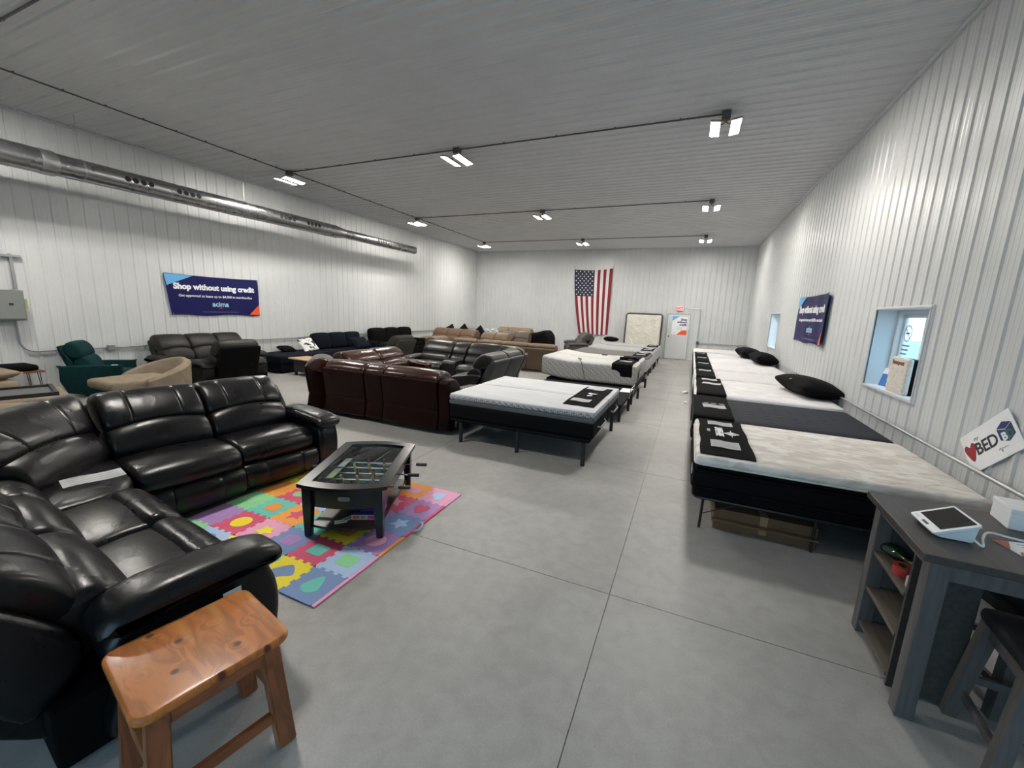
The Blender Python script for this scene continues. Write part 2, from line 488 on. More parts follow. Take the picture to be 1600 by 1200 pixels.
# glazed front door opening behind the viewpoint (daylight side of the shop)
bm = B()
fx0, fx1 = FD[0], FD[1]
for a in (fx0, (fx0 + fx1) / 2 - 0.04, fx1 - 0.08): bx((a, YF - 0.06, 0), (a + 0.08, YF + 0.06, FD[3]), 0.005, bm=bm)
for z in (0, 1.0, FD[3] - 0.1): bx((fx0 + 0.081, YF - 0.05, z), (fx1 - 0.081, YF + 0.05, z + 0.1), 0.005, bm=bm)
d2 = struct('door_2', bm, M_vinyl)
obj('pane', bx((fx0 + 0.05, YF - 0.004, 0.05), (fx1 - 0.05, YF + 0.004, FD[3] - 0.05)), M_glass, d2, False)

# outdoors seen through the windows
M_out = mat('outdoor_gravel', (0.55, 0.55, 0.53), 0.9, noise=0.2, nscale=2)
M_teal = mat('outdoor_teal_siding', (0.15, 0.42, 0.50), 0.7)
M_outwhite = mat('outdoor_white_siding', (0.75, 0.78, 0.8), 0.7)
struct('ground', bx((-70, -60, -0.35), (90, 80, -0.26)), M_out)
b_ = thing('shed', 'pale teal shed outside seen through the right wall window', 'shed', (18.5, 12.0, -0.26))
bm = B()
for i in range(24): bx((-2.0, -4.0 + i / 3, 0), (2.0, -4.0 + (i + 1) / 3 - 0.02, 2.5), bm=bm)
obj('wall', bm, M_teal, b_, False)
obj('roof', prism(B(), [(-2.4, 2.5), (2.4, 2.5), (0, 3.5)], -4.3, 4.3, Matrix(((1, 0, 0, 0), (0, 0, 1, 0), (0, 1, 0, 0), (0, 0, 0, 1)))), M_outwhite, b_, False)
for yy in (-2.4, 0.6): obj('shed_door', bx((-2.05, yy, 0), (-1.99, yy + 1.8, 2.1), 0.01), M_outwhite, b_, False)

# sky and daylight
w = bpy.data.worlds.new('world'); scene.world = w; w.use_nodes = True
N, L = w.node_tree.nodes, w.node_tree.links
bg = N['Background']
bg.inputs[0].default_value = (0.50, 0.80, 1.0, 1); bg.inputs[1].default_value = 3.2
def portal(loc, rot, sx, sy):
    l = bpy.data.lights.new('sky_portal', 'AREA'); l.shape = 'RECTANGLE'; l.size = sx; l.size_y = sy
    l.cycles.is_portal = True
    o = bpy.data.objects.new('sky_portal', l); COL.objects.link(o); o.location = loc; o.rotation_euler = rot
portal(((FD[0] + FD[1]) / 2, YF - 0.1, FD[3] / 2), (PI / 2, 0, 0), FD[1] - FD[0], FD[3])
for q in WIN: portal((XR + 0.32, (q[0] + q[1]) / 2, (q[2] + q[3]) / 2), (0, PI / 2, 0), q[3] - q[2], q[1] - q[0])

# ------------------------------------------------------------------ ceiling lights and conduit
M_led = mat('led_panel', (1, 1, 1), 0.4, emit=(1.0, 0.955, 0.88), es=320.0)
M_ledback = mat('led_housing', (0.35, 0.34, 0.3), 0.4, metal=0.4)
LX, LY = (-9.1, -4.5, 0.137), (2.45, 7.33, 12.28, 17.3)
proto = None
for j, y in enumerate(LY):
    for i, x in enumerate(LX):
        if (i, j) == (2, 0): continue
        row = ['nearest row', 'second row from the front', 'third row from the front', 'farthest row by the flag wall'][j]
        side = ['leftmost', 'middle', 'rightmost'][i]
        lab = f'{side} twin LED ceiling light of the {row}'
        if proto is None:
            p = thing('ceiling_light', lab, 'ceiling light', (x, y, ZC), 0, 'twin LED ceiling lights')
            obj('junction_box', bx((-0.06, -0.06, -0.115), (0.06, 0.06, -0.019), 0.006), M_conduit_dark, p, False)
            bm = lathe(B(), [(0.025, -0.16), (0.028, -0.115)], 10)
            obj('cord_grip', bm, mat('brass_grip', (0.35, 0.24, 0.08), 0.4, metal=0.7), p)
            bm = B()
            for s in (-1, 1):
                tube(bm, [(0, 0, -0.15), (s * 0.03, 0, -0.18), (s * 0.11, 0.0, -0.19), (s * 0.13, 0.0, -0.215)], 0.006, 6)
            obj('cord', bm, M_black, p)
            for s in (-1, 1):
                M = T(s * 0.135, 0, -0.235, ry=s * -0.14)
                hb = box(B(), (0, 0, 0.016), (0.140, 0.53, 0.024), 0.006, M)
                for lo, hi in (((-0.07, -0.265, -0.008), (-0.061, 0.265, 0.006)), ((0.061, -0.265, -0.008), (0.07, 0.265, 0.006)), ((-0.061, -0.265, -0.008), (0.061, -0.256, 0.006)), ((-0.061, 0.256, -0.008), (0.061, 0.265, 0.006))): bx(lo, hi, 0.002, M, hb)
                h = obj('housing', hb, M_ledback, p, False)
                lb = bx((-0.060, -0.255, -0.0085), (0.060, 0.255, -0.002), 0.0, M)
                obj('led_panel', lb, M_led, h, False)
            proto = p
        else:
            dup(proto, (x, y, ZC), 0, lab)
zc = ZC - 0.031
for y, nm in ((LY[0], 'front'), (LY[1], 'second'), (LY[2], 'third'), (LY[3], 'far')):
    bm = B()
    for k in range(2):
        tube(bm, [(LX[k] + 0.062, y, zc - 0.012), (LX[k + 1] - 0.062, y, zc - 0.012)], 0.013, 8)
    for k in range(9):
        xx = LX[0] + 0.6 + k * 1.0
        box(bm, (xx, y, zc - 0.004), (0.02, 0.05, 0.022), 0.003)
    single('conduit', bm, M_conduit_dark, f'dark conduit across the ceiling linking the {nm} row of lights', 'conduit', 'ceiling conduits')
bm = B()
yy = [-2.4] + list(LY)
for k in range(4):
    tube(bm, [(LX[0], yy[k] + 0.062, zc - 0.012), (LX[0], yy[k + 1] - 0.062, zc - 0.012)], 0.012, 8)
for k in range(38):
    y = -2 + k * 0.5
    if min(abs(y - q) for q in LY) > 0.15: box(bm, (LX[0], y, zc - 0.004), (0.05, 0.02, 0.024), 0.003)
single('conduit', bm, M_conduit_dark, 'long dark ceiling conduit running down the left row of lights', 'conduit', 'ceiling conduits')

# ------------------------------------------------------------------ spiral duct on the left wall
DX, DZ = -10.15, 4.035
d = thing('air_duct', 'galvanised round air duct with punched holes along the left wall', 'duct', (DX, 0, DZ))
def duct(y0, y1, r, hl):
    prof = []
    bm = B()
    lathe(bm, [(r, y0), (r, y1)], 36, T(rx=-PI / 2))
    return bm
obj('duct_section', duct(-2.5, 3.56, 0.193, 0), M_galv, d)
obj('duct_section', duct(3.64, 9.62, 0.180, 0), M_galv, d)
obj('duct_section', duct(9.91, 13.5, 0.136, 0), M_galv, d)
M_galvd = mat('galvanised_collar', (0.38, 0.39, 0.40), 0.4, metal=1.0)
obj('collar', lathe(B(), [(0.194, 3.47), (0.200, 3.49), (0.200, 3.64), (0.181, 3.68)], 36, T(rx=-PI / 2)), M_galvd, d)
obj('reducer', lathe(B(), [(0.181, 9.57), (0.185, 9.63), (0.140, 9.92), (0.137, 9.96)], 36, T(rx=-PI / 2)), M_galv, d)
obj('end_cap', lathe(B(), [(0.139, 13.44), (0.141, 13.49), (0.129, 13.52), (0.02, 13.525)], 36, T(rx=-PI / 2)), M_galv, d)
for grp, r in ((4.53, 0.180), (5.38, 0.180), (7.69, 0.180), (8.50, 0.180), (11.33, 0.136)):
    for k in range(4):
        y = grp + k * 0.122 + 0.05
        a = 0.10
        bm = B()
        pts = []
        hr = 0.048 if r > 0.15 else 0.042
        def hv(f, t):
            ang = a + f * hr * math.sin(t) / r
            return bm.verts.new(((r + 0.003) * math.cos(ang), y + f * hr * math.cos(t), (r + 0.003) * math.sin(ang)))
        rg = [[hv(f, 2 * PI * q / 18) for q in range(18)] for f in (0.25, 0.5, 0.75, 1.0)]
        bm.faces.new(rg[0])
        for u_ in range(3):
            for q in range(18): bm.faces.new((rg[u_][q], rg[u_][(q + 1) % 18], rg[u_ + 1][(q + 1) % 18], rg[u_ + 1][q]))
        obj('air_hole', bm, M_hole, d)
for y in (1.0, 4.0, 6.9, 9.3, 12.1):
    r = 0.196 if y < 3.5 else (0.183 if y < 9.6 else 0.139)
    bm = tube(B(), [(0, y, r), (0, y, ZC - DZ - 0.02)], 0.004, 6)
    lathe(bm, [(r, y - 0.012), (r + 0.003, y - 0.012), (r + 0.003, y + 0.012), (r, y + 0.012)], 30, T(rx=-PI / 2))
    obj('hanger', bm, M_conduit, d)

# ------------------------------------------------------------------ wall conduits
def clip_run(bm, p, q, n, s=(0.03, 0.03, 0.03)):
    for k in range(n):
        t = (k + 0.5) / n
        box(bm, [a + (b - a) * t for a, b in zip(p, q)], s, 0.003)
xw = XL + 0.045
c = thing('conduit', 'bent grey conduit along the left wall below the electrical box', 'conduit', (xw, 0, 0), 0, 'wall conduits')
bm = tube(B(), [(0, 3.16, 1.385), (0, 3.16, 1.05)] + arc((0, 3.36, 1.03), 0.20, PI, 1.5 * PI, 8, 'yz') + [(0, 4.33, 0.83)], 0.016, 10)
obj('pipe', bm, M_conduit, c)
bm = tube(B(), [(0, 4.47, 0.83), (0, 14.6, 0.85)], 0.016, 10); clip_run(bm, (0, 5, 0.832), (0, 14.4, 0.849), 12)
tube(bm, [(0, 14.6, 0.85), (0, 19.9, 0.87)], 0.016, 8)
obj('pipe', bm, M_conduit, c)
obj('outlet_box', box(B(), (0.0, 4.40, 0.83), (0.06, 0.12, 0.12), 0.01), M_conduit, c, False)
xw = XR - 0.045
c = thing('conduit', 'thin grey conduit rail along the right wall behind the beds', 'conduit', (xw, 0, 0), 0, 'wall conduits')
bm = tube(B(), [(0, 2.2, 0.83), (0, 12, 0.83), (0, 20.03, 0.84)], 0.016, 10); clip_run(bm, (0, 3, 0.83), (0, 19, 0.835), 14)
obj('pipe', bm, M_conduit, c)
obj('outlet_box', box(B(), (-0.005, 15.9, 0.83), (0.06, 0.12, 0.12), 0.01), M_conduit_dark, c, False)
yw = YB - 0.045
c = thing('conduit', 'grey conduit running right of the exit door up to the exit sign', 'conduit', (0, yw, 0), 0, 'wall conduits')
bm = tube(B(), [(-0.398, 0, 2.30), (0.22, 0, 2.30)] + arc((0.22, 0, 2.20), 0.10, PI / 2, 0, 6) + [(0.32, 0, 0.87)], 0.012, 8)
tube(bm, [(0.38, 0, 0.80), (XR - 0.06, 0, 0.80)], 0.016, 8); clip_run(bm, (0.5, 0, 0.80), (2.1, 0, 0.80), 4)
tube(bm, [(0.32, 0, 0.74), (0.30, 0, 0.35)], 0.008, 6)
obj('pipe', bm, M_conduit, c)
obj('outlet_box', box(B(), (0.32, 0, 0.80), (0.12, 0.06, 0.13), 0.01), M_conduit_dark, c, False)

# ------------------------------------------------------------------ electrical disconnect on the left wall
e = thing('electrical_box', 'grey metal electrical disconnect box on strut frame, left wall', 'electrical box', (XL + 0.02, 2.92, 1.66))
obj('enclosure', bx((0.03, -0.33, -0.26), (0.20, 0.33, 0.26), 0.012), M_boxgrey, e, False)
obj('cover', bx((0.201, -0.30, -0.235), (0.215, 0.31, 0.245), 0.006), M_boxgrey, e, False)
obj('latch', box(B(), (0.222, 0.16, 0.02), (0.02, 0.05, 0.03), 0.006), M_black, e, False)
bm = box(B(), (0.12, 0.355, 0.03), (0.05, 0.04, 0.16), 0.006)
obj('switch_lever', bm, mat('lever_green', (0.30, 0.42, 0.08), 0.5), e, False)
bm = B()
for y in (0.30, -0.28): bx((0.0, y - 0.02, 0.27), (0.04, y + 0.02, 0.88), 0.003, bm=bm)
bx((0.0, -0.6, 0.82), (0.05, 0.42, 0.862), 0.003, bm=bm)
for y in (-0.25, 0.26):
    bx((0.0, y - 0.02, -0.27), (0.029, y + 0.02, 0.27), 0.003, bm=bm)
obj('strut_frame', bm, M_conduit, e, False)

# ------------------------------------------------------------------ banners
def banner(label, side, y0, y1, z0, z1, dl, rep):
    """corner y positions read from left to right of the lettering"""
    W, H = abs(y1 - y0), z1 - z0
    X = XL + 0.035 if side == 'left' else XR - 0.035
    M = wallM(X, (y0 + y1) / 2, (z0 + z1) / 2, side)
    o = thing('banner', label, 'banner', M.translation)
    M = Matrix.Translation(-M.translation) @ M
    def sheet(pts, off, m, nm, sub=12, curl=True):
        bm = B()
        n = len(pts)
        prism(bm, pts, off, off + 0.001)
        if curl and rep:
            bmesh.ops.subdivide_edges(bm, edges=bm.edges[:], cuts=0)
        bm.transform(M)
        return obj(nm, bm, m, o, False)
    h, k = W / 2, H / 2
    def curlz(x): return 0.05 * max(0, (x / h - 0.55) / 0.45) ** 2 if rep else 0.0
    nx = 24; bm = B()
    pr = None
    for i in range(nx + 1):
        x = -h + W * i / nx
        sl = dl * max(0, 1 - (x + h) / (0.25 * W))
        z = 0.004 * math.sin(i * 0.9) + curlz(x)
        col = [bm.verts.new((x + sl, -k + 0.015 * math.sin(i * 0.5), z)), bm.verts.new((x + sl * 0.5, 0, z + 0.006)), bm.verts.new((x, k - 0.02 * math.sin(PI * i / nx), z * 0.8))]
        if pr:
            for q in range(2): bm.faces.new((pr[q], col[q], col[q + 1], pr[q + 1]))
        pr = col
    bmesh.ops.solidify(bm, geom=bm.faces[:], thickness=0.002)
    bm.transform(M); obj('sheet', bm, M_navy, o)
    def lay(bm):
        for v in bm.verts: v.co.z += 0.014 + curlz(v.co.x)
        bm.transform(M); return bm
    obj('corner_panel', lay(prism(B(), [(-h + 0.005, k * 0.97), (-h + 0.30 * W * 0.9, k * 0.95), (-h + 0.04, k * 0.42)], 0, 0.001)), M_sky, o, False)
    bm = B()
    prism(bm, [(h - 0.005, -k * 0.97), (h - 0.005, -k * 0.40), (h - 0.13 * W, -k * 0.97)], 0, 0.001)
    obj('corner_panel', lay(bm), M_orange, o, False)
    def put(s, size, x, y, m, **kw):
        bm = text_bm(s, size, **kw)
        for v in bm.verts: v.co.x += x; v.co.y += y
        obj('lettering', lay(bm), m, o, False)
    u = W / 2.17
    put('Shop without using credit', 0.180 * u, 0.02, 0.20 * H, M_print, bold=0.009)
    put('Get approved to lease up to $4,000 in merchandise', 0.082 * u, 0.03, -0.02 * H, M_print, bold=0.001)
    put('acima', 0.17 * u, 0.08, -0.22 * H, M_printb, bold=0.004)
    put('credit', 0.04 * u, 0.08, -0.315 * H, M_orange)
    obj('lettering', lay(bx((-0.35 * u, -0.425 * H, 0), (0.52 * u, -0.415 * H, 0.001))), mat('banner_smallprint', (0.2, 0.22, 0.45), 0.5), o, False)
    bm = B()
    for px, py in ((-h + 0.03, k - 0.03), (h - 0.03, k - 0.03), (-h + 0.03 + dl, -k + 0.03), (h - 0.03, -k + 0.03)):
        lathe(bm, [(0.014, 0), (0.014, 0.004), (0.006, 0.004)], 10, Matrix.Translation((px, py, 0.01 + curlz(px))))
    bm.transform(M); obj('grommet', bm, M_galv, o)
banner('navy credit banner on the left wall above the black sofa', 'left', 5.47, 7.66, 1.50, 2.44, 0.09, False)
banner('navy credit banner curling off the right wall between the two windows', 'right', 11.20, 8.87, 1.51, 2.46, -0.05, True)

# ------------------------------------------------------------------ flag on the back wall
M_fw = mat('flag_white', (0.72, 0.66, 0.66), 0.7); M_fr = mat('flag_red', (0.20, 0.006, 0.016), 0.7); M_fb = mat('flag_blue', (0.012, 0.014, 0.045), 0.7)
fl = thing('flag', 'striped and starred flag hanging vertically on the back wall', 'flag', (-4.6, YB - 0.06, 2.45))
def fpos(a, b):
    """a 0..1 across, b 0..1 downwards"""
    xl = -0.92 + 0.42 * b ** 1.7; xr = 0.92 - 0.02 * b
    x = xl + (xr - xl) * a
    z = 1.54 + 0.045 * a - 0.10 * (1 - (2 * a - 1) ** 2) * (1 - b) * 0.6 - b * 3.12
    y = -0.03 * math.sin(a * 21 + b * 3) * (0.3 + 0.7 * b) - 0.02 * math.sin(a * 9 - b * 4)
    return x, y, z
bm = B(); nx, nz = 52, 30
V = [[bm.verts.new(fpos(i / nx, j / nz)) for j in range(nz + 1)] for i in range(nx + 1)]
for i in range(nx):
    for j in range(nz):
        f = bm.faces.new((V[i][j], V[i + 1][j], V[i + 1][j + 1], V[i][j + 1]))
        s = i // 4
        f.material_index = 2 if (s < 7 and j < 12) else (1 if s % 2 == 0 else 0)
obj('cloth', bm, [M_fw, M_fr, M_fb], fl)
bm = B()
for r in range(11):
    for q in range(5 if r % 2 == 0 else 4):
        a = (0.055 + (q + (0 if r % 2 == 0 else 0.5)) * 0.107); b = 0.4 * (r + 0.7) / 11.4
        c = Vector(fpos(a, b)) + Vector((0, -0.006, 0))
        pts = []
        for t in range(10):
            rr = 0.045 if t % 2 == 0 else 0.019
            an = PI / 2 + t * PI / 5
            pts.append(bm.verts.new(c + Vector((rr * math.cos(an), 0, rr * math.sin(an)))))
        bm.faces.new(pts)
obj('star_field', bm, mat('flag_star', (0.8, 0.8, 0.8), 0.7), fl, False)
bm = tube(B(), [fpos(0, 0), (-0.95, 0.03, 1.70)], 0.005, 6); tube(bm, [fpos(1, 0), (0.96, 0.03, 1.75)], 0.005, 6)
obj('hanging_cord', bm, M_black, fl)

# ------------------------------------------------------------------ exit sign, door poster
s = thing('exit_sign', 'small lit red exit sign above the back door', 'exit sign', (-0.57, YB - 0.02, 2.29))
obj('housing', bx((-0.165, -0.06, -0.10), (0.165, 0, 0.10), 0.01), M_white, s, False)
obj('sign_face', bx((-0.15, -0.064, -0.085), (0.15, -0.0605, 0.085)), mat('exit_face', (0.9, 0.5, 0.5), 0.4, emit=(1.0, 0.36, 0.36), es=0.55), s, False)
text('lettering', 'EXIT', 0.15, wallM(0, -0.065, 0, 'back'), mat('exit_red', (0.8, 0.02, 0.03), 0.4, emit=(1, 0.02, 0.05), es=0.8), s, bold=0.006)
obj('base_plate', bx((-0.12, -0.05, -0.125), (0.12, -0.001, -0.101), 0.004), M_conduit_dark, s, False)
p = thing('poster', 'white credit poster on the back exit door', 'poster', (-0.50, YB - 0.024, 1.53))
obj('sheet', bx((-0.32, -0.002, -0.41), (0.32, 0, 0.41)), M_paper, p, False)
MM = wallM(0, -0.0025, 0, 'back')
mk = lambda pts: (lambda b_: (b_.transform(MM), b_)[1])(prism(B(), pts, 0, 0.001))
obj('corner_panel', mk([(-0.32, 0.41), (-0.02, 0.41), (-0.32, 0.20)]), M_sky, p, False)
obj('corner_panel', mk([(0.32, -0.41), (0.32, -0.20), (0.12, -0.20), (-0.10, -0.41)]), M_orange, p, False)
for i, s_ in enumerate(('Shop', 'without', 'credit')):
    text('lettering', s_, 0.125, wallM(0.29, -0.003, 0.27 - 0.115 * i, 'back'), M_navy, p, align='RIGHT', bold=0.006)
text('lettering', 'acima', 0.05, wallM(-0.2, -0.003, -0.33, 'back'), M_navy, p)
for i in range(3):
    obj('lettering', (lambda b_: (b_.transform(MM), b_)[1])(bx((-0.12, -0.06 - 0.05 * i, 0), (0.22 - 0.05 * i, -0.05 - 0.05 * i, 0.001))), M_ink, p, False)

# ================================================================== BEDS
def quilt(name, col, col2, scale, bump=0.6, kind='wave', rough=0.85, bdist=0.006, sx=1.0):
    m = mat(name, col, rough, spec=0.2)
    nt = m.node_tree; N, L = nt.nodes, nt.links; b = N['Principled BSDF']
    tc = N.new('ShaderNodeTexCoord')
    mp = N.new('ShaderNodeMapping'); mp.inputs['Scale'].default_value = (sx, 1, 1)
    L.new(tc.outputs['Object'], mp.inputs['Vector'])
    if kind == 'diamond':
        mp.inputs['Rotation'].default_value = (0.9, 0.6, PI / 4)
        t = N.new('ShaderNodeTexChecker'); t.inputs['Scale'].default_value = scale
        L.new(mp.outputs[0], t.inputs['Vector']); fac = t.outputs['Fac']
    elif kind == 'tuft':
        t = N.new('ShaderNodeTexVoronoi'); t.inputs['Scale'].default_value = scale; t.inputs['Randomness'].default_value = 0.15
        L.new(mp.outputs[0], t.inputs['Vector'])
        r = N.new('ShaderNodeValToRGB'); r.color_ramp.elements[0].position = 0.0; r.color_ramp.elements[1].position = 0.35
        L.new(t.outputs['Distance'], r.inputs[0]); fac = r.outputs[0]
    else:
        t = N.new('ShaderNodeTexNoise'); t.inputs['Scale'].default_value = scale; t.inputs['Detail'].default_value = 2; t.inputs['Distortion'].default_value = 0.8
        L.new(mp.outputs[0], t.inputs['Vector'])
        r = N.new('ShaderNodeValToRGB'); r.color_ramp.elements[0].position = 0.38; r.color_ramp.elements[1].position = 0.62
        L.new(t.outputs['Fac'], r.inputs[0]); fac = r.outputs[0]
    mx = N.new('ShaderNodeMix'); mx.data_type = 'RGBA'
    mx.inputs[6].default_value = (*col2, 1); mx.inputs[7].default_value = (*col, 1)
    L.new(fac, mx.inputs[0]); L.new(mx.outputs[2], b.inputs['Base Color'])
    bp = N.new('ShaderNodeBump'); bp.inputs['Strength'].default_value = bump; bp.inputs['Distance'].default_value = bdist
    L.new(fac, bp.inputs['Height'])
    n2 = N.new('ShaderNodeTexNoise'); n2.inputs['Scale'].default_value = 260
    L.new(tc.outputs['Object'], n2.inputs['Vector'])
    b2 = N.new('ShaderNodeBump'); b2.inputs['Strength'].default_value = 0.25; b2.inputs['Distance'].default_value = 0.002
    L.new(n2.outputs['Fac'], b2.inputs['Height']); L.new(bp.outputs[0], b2.inputs['Normal']); L.new(b2.outputs[0], b.inputs['Normal'])
    return m
M_knit = quilt('knit_white', (0.58, 0.59, 0.61), (0.53, 0.54, 0.565), 5, 0.2, sx=0.3)
M_knitside = quilt('knit_diamond', (0.46, 0.47, 0.49), (0.20, 0.205, 0.22), 38, 0.5, 'diamond')
M_band = mat('band_grey', (0.085, 0.088, 0.094), 0.8, bump=0.2, bscale=300)
M_core = mat('core_black', (0.004, 0.004, 0.0048), 0.75, spec=0.08, bump=0.2, bscale=300)
M_cream = quilt('pillowtop_cream', (0.78, 0.755, 0.715), (0.60, 0.555, 0.51), 8, 0.7, sx=0.6, bdist=0.012)
M_creamside = quilt('cream_border', (0.68, 0.66, 0.62), (0.6, 0.58, 0.55), 30, 0.3)
M_char = quilt('charcoal_tuft', (0.026, 0.028, 0.036), (0.010, 0.011, 0.016), 6.2, 0.8, 'tuft', bdist=0.02)
M_wht = quilt('plain_white_quilt', (0.70, 0.69, 0.69), (0.60, 0.59, 0.60), 6, 0.6, sx=0.5, bdist=0.01)
M_wht2 = quilt('fine_white_quilt', (0.68, 0.67, 0.67), (0.60, 0.59, 0.59), 12, 0.4, sx=0.5)
M_qgrey = quilt('quilt_grey', (0.60, 0.59, 0.575), (0.53, 0.52, 0.51), 26, 0.35, sx=0.6)
M_qside = quilt('quilt_side_shaded', (0.37, 0.36, 0.35), (0.26, 0.255, 0.25), 24, 0.5, 'diamond')  # shade on the near side is put into this darker colour
M_grey = quilt('grey_ticking', (0.16, 0.155, 0.15), (0.13, 0.125, 0.12), 20, 0.3)
M_lgrey = quilt('light_grey_ticking', (0.42, 0.42, 0.42), (0.35, 0.35, 0.355), 12, 0.4)
M_cloth = mat('runner_black', (0.004, 0.004, 0.0045), 0.85, spec=0.06, bump=0.15, bscale=400)
M_deck = mat('deck_black', (0.005, 0.005, 0.006), 0.7, spec=0.1)
M_kraft = mat('cardboard', (0.15, 0.085, 0.04), 0.8, noise=0.2, nscale=6)  # darkened: the shadow under the bed is painted into the carton colour

def layer(name, x0, x1, y0, y1, z0, z1, r, puff, m, par, n=10, fn=None):
    o = par.location
    return obj(name, soft(x1 - x0, y1 - y0, z1 - z0, r, puff, n, fn, T((x0 + x1) / 2 - o.x, (y0 + y1) / 2 - o.y, (z0 + z1) / 2 - o.z)), m, par)
def mattress(label, x0, x1, y0, y1, layers, group=None, fn=None):
    t = thing('mattress', label, 'mattress', ((x0 + x1) / 2, (y0 + y1) / 2, layers[0][1]), 0, group)
    for nm, z0, z1, ins, r, pf, m in layers:
        layer(nm, x0 + ins, x1 - ins, y0 + ins, y1 - ins, z0, z1, r, (0.004, 0.004, pf), m, t, 12, fn)
    return t
def piping(t, x0, x1, y0, y1, z, r, m, rc=0.06):
    o = t.location
    pts = [(p[0] + (x0 + x1) / 2 - o.x, p[1] + (y0 + y1) / 2 - o.y, z - o.z) for p in rrect(x1 - x0, y1 - y0, rc, 6)]
    obj('piping', tube(B(), pts + [pts[0]], r, 6, False), m, t)
def bed_base(label, x0, x1, y0, y1, z0, z1, legs, lr=0.025, group=None, lm=None, cat='bed', taper=1.0):
    t = thing('adjustable_bed', label, cat, ((x0 + x1) / 2, (y0 + y1) / 2, 0), 0, group)
    o = t.location
    obj('deck', soft(x1 - x0, y1 - y0, z1 - z0, min(0.03, (z1 - z0) * 0.45), (0, 0, 0), 4, None, T(0, 0, (z0 + z1) / 2)), M_deck, t)
    for lx, ly in legs:
        obj('leg', lathe(B(), [(lr * taper, 0.0), (lr * taper, 0.012), (lr, z0 * 0.6), (lr, z0 + 0.005)], 12, T(lx - o.x, ly - o.y, 0)), lm or M_blackm, t)
    return t
def strip(path, x0, x1, th=0.012, wav=0.0):
    """cloth strip following a (y,z) path, extruded along x"""
    P = spline([(p[0], p[1]) for p in path], 4, False)
    bm = B(); nx = 10
    rows = []
    for i in range(nx + 1):
        x = x0 + (x1 - x0) * i / nx
        rows.append([bm.verts.new((x + wav * math.sin(j * 0.7) * (i / nx - 0.5) * 2, p[0], p[1] + 0.002 * math.sin(i * 1.7 + j * 0.5))) for j, p in enumerate(P)])
    for i in range(nx):
        for j in range(len(P) - 1):
            bm.faces.new((rows[i][j], rows[i + 1][j], rows[i + 1][j + 1], rows[i][j + 1]))
    bmesh.ops.recalc_face_normals(bm, faces=bm.faces)
    bmesh.ops.solidify(bm, geom=bm.faces[:], thickness=th)
    return bm
def runner(label, x0, x1, y0, y1, z, dn=0.0, df=0.0, e=0.012, wav=0.003, group='black foot protectors'):
    """black foot protector lying across the bed; dn / df hang over the near and far side"""
    p = []
    if dn: p += [(y0 - e, z - dn), (y0 - e, z - dn * 0.5), (y0 - e, z - 0.04), (y0 + 0.02, z + 0.006)]
    else: p += [(y0, z + 0.008)]
    k = 5
    for i in range(1, k): p.append((y0 + (y1 - y0) * i / k, z + 0.018))
    if df: p += [(y1 - 0.02, z + 0.006), (y1 + e, z - 0.04), (y1 + e, z - df)]
    else: p += [(y1, z + 0.008)]
    t = thing('foot_protector', label, 'bed runner', ((x0 + x1) / 2, (y0 + y1) / 2, z), 0, group)
    bm = strip(p, x0, x1, 0.008, wav); bm.transform(Matrix.Translation(-t.location))
    obj('cloth', bm, M_cloth, t)
    return t
def sheet(label, x, y, z, w, h, rz=0.0, lines=5, cat='paper', group='price sheets on the beds', par=None):
    t = thing('price_sheet', label, cat, (x, y, z), rz, group)
    bm = B(); n = 6
    V = [[bm.verts.new((-w / 2 + w * i / n, -h / 2 + h * j / 2, 0.004 * math.sin(i * 1.1) + 0.004)) for j in range(3)] for i in range(n + 1)]
    for i in range(n):
        for j in range(2): bm.faces.new((V[i][j], V[i + 1][j], V[i + 1][j + 1], V[i][j + 1]))
    bmesh.ops.solidify(bm, geom=bm.faces[:], thickness=0.001)
    obj('page', bm, M_paper, t)
    bm = B()
    for i in range(lines):
        q = h * (0.36 - 0.72 * i / max(1, lines - 1))
        l = w * (0.8 if i else 0.5)
        bx((-w * 0.4, q - 0.002, 0.0093), (-w * 0.4 + l, q + 0.0015, 0.0098), bm=bm)
    if lines: obj('print', bm, M_ink, t, False)
    return t

# --- centre row, nearest bed: grey and white split mattress on an adjustable base
b1 = bed_base('black adjustable bed base on legs under the nearest centre bed', -3.08, -1.02, 4.93, 6.83, 0.30, 0.36,
              [(-2.91, 4.90 + 0.06), (-2.02, 4.96), (-1.09, 4.92), (-1.05, 6.72), (-2.02, 6.76), (-2.91, 6.76), (-1.5, 5.9), (-2.5, 5.9)], 0.028)
obj('motor', bx((-0.5, -0.2, 0.20), (0.2, 0.0, 0.30), 0.01), M_black, b1, False)
bm = tube(B(), [(0.99, -0.6, 0.33), (1.04, -0.6, 0.34), (1.045, -0.6, 0.50), (1.045, -0.2, 0.50), (1.04, -0.2, 0.34), (0.99, -0.2, 0.33)], 0.009, 8)
tube(bm, [(0.99, 0.2, 0.33), (1.04, 0.2, 0.34), (1.045, 0.2, 0.50), (1.045, 0.6, 0.50), (1.04, 0.6, 0.34), (0.99, 0.6, 0.33)], 0.009, 8)
obj('retainer_bar', bm, M_blackm, b1)
LY1 = [('core', 0.36, 0.565, 0.005, 0.03, 0.0, M_core), ('grey_band', 0.560, 0.632, 0.002, 0.02, 0.0, M_band), ('knit_border', 0.628, 0.700, 0.0, 0.03, 0.0, M_knitside), ('top_panel', 0.665, 0.713, 0.006, 0.03, 0.006, M_knit)]
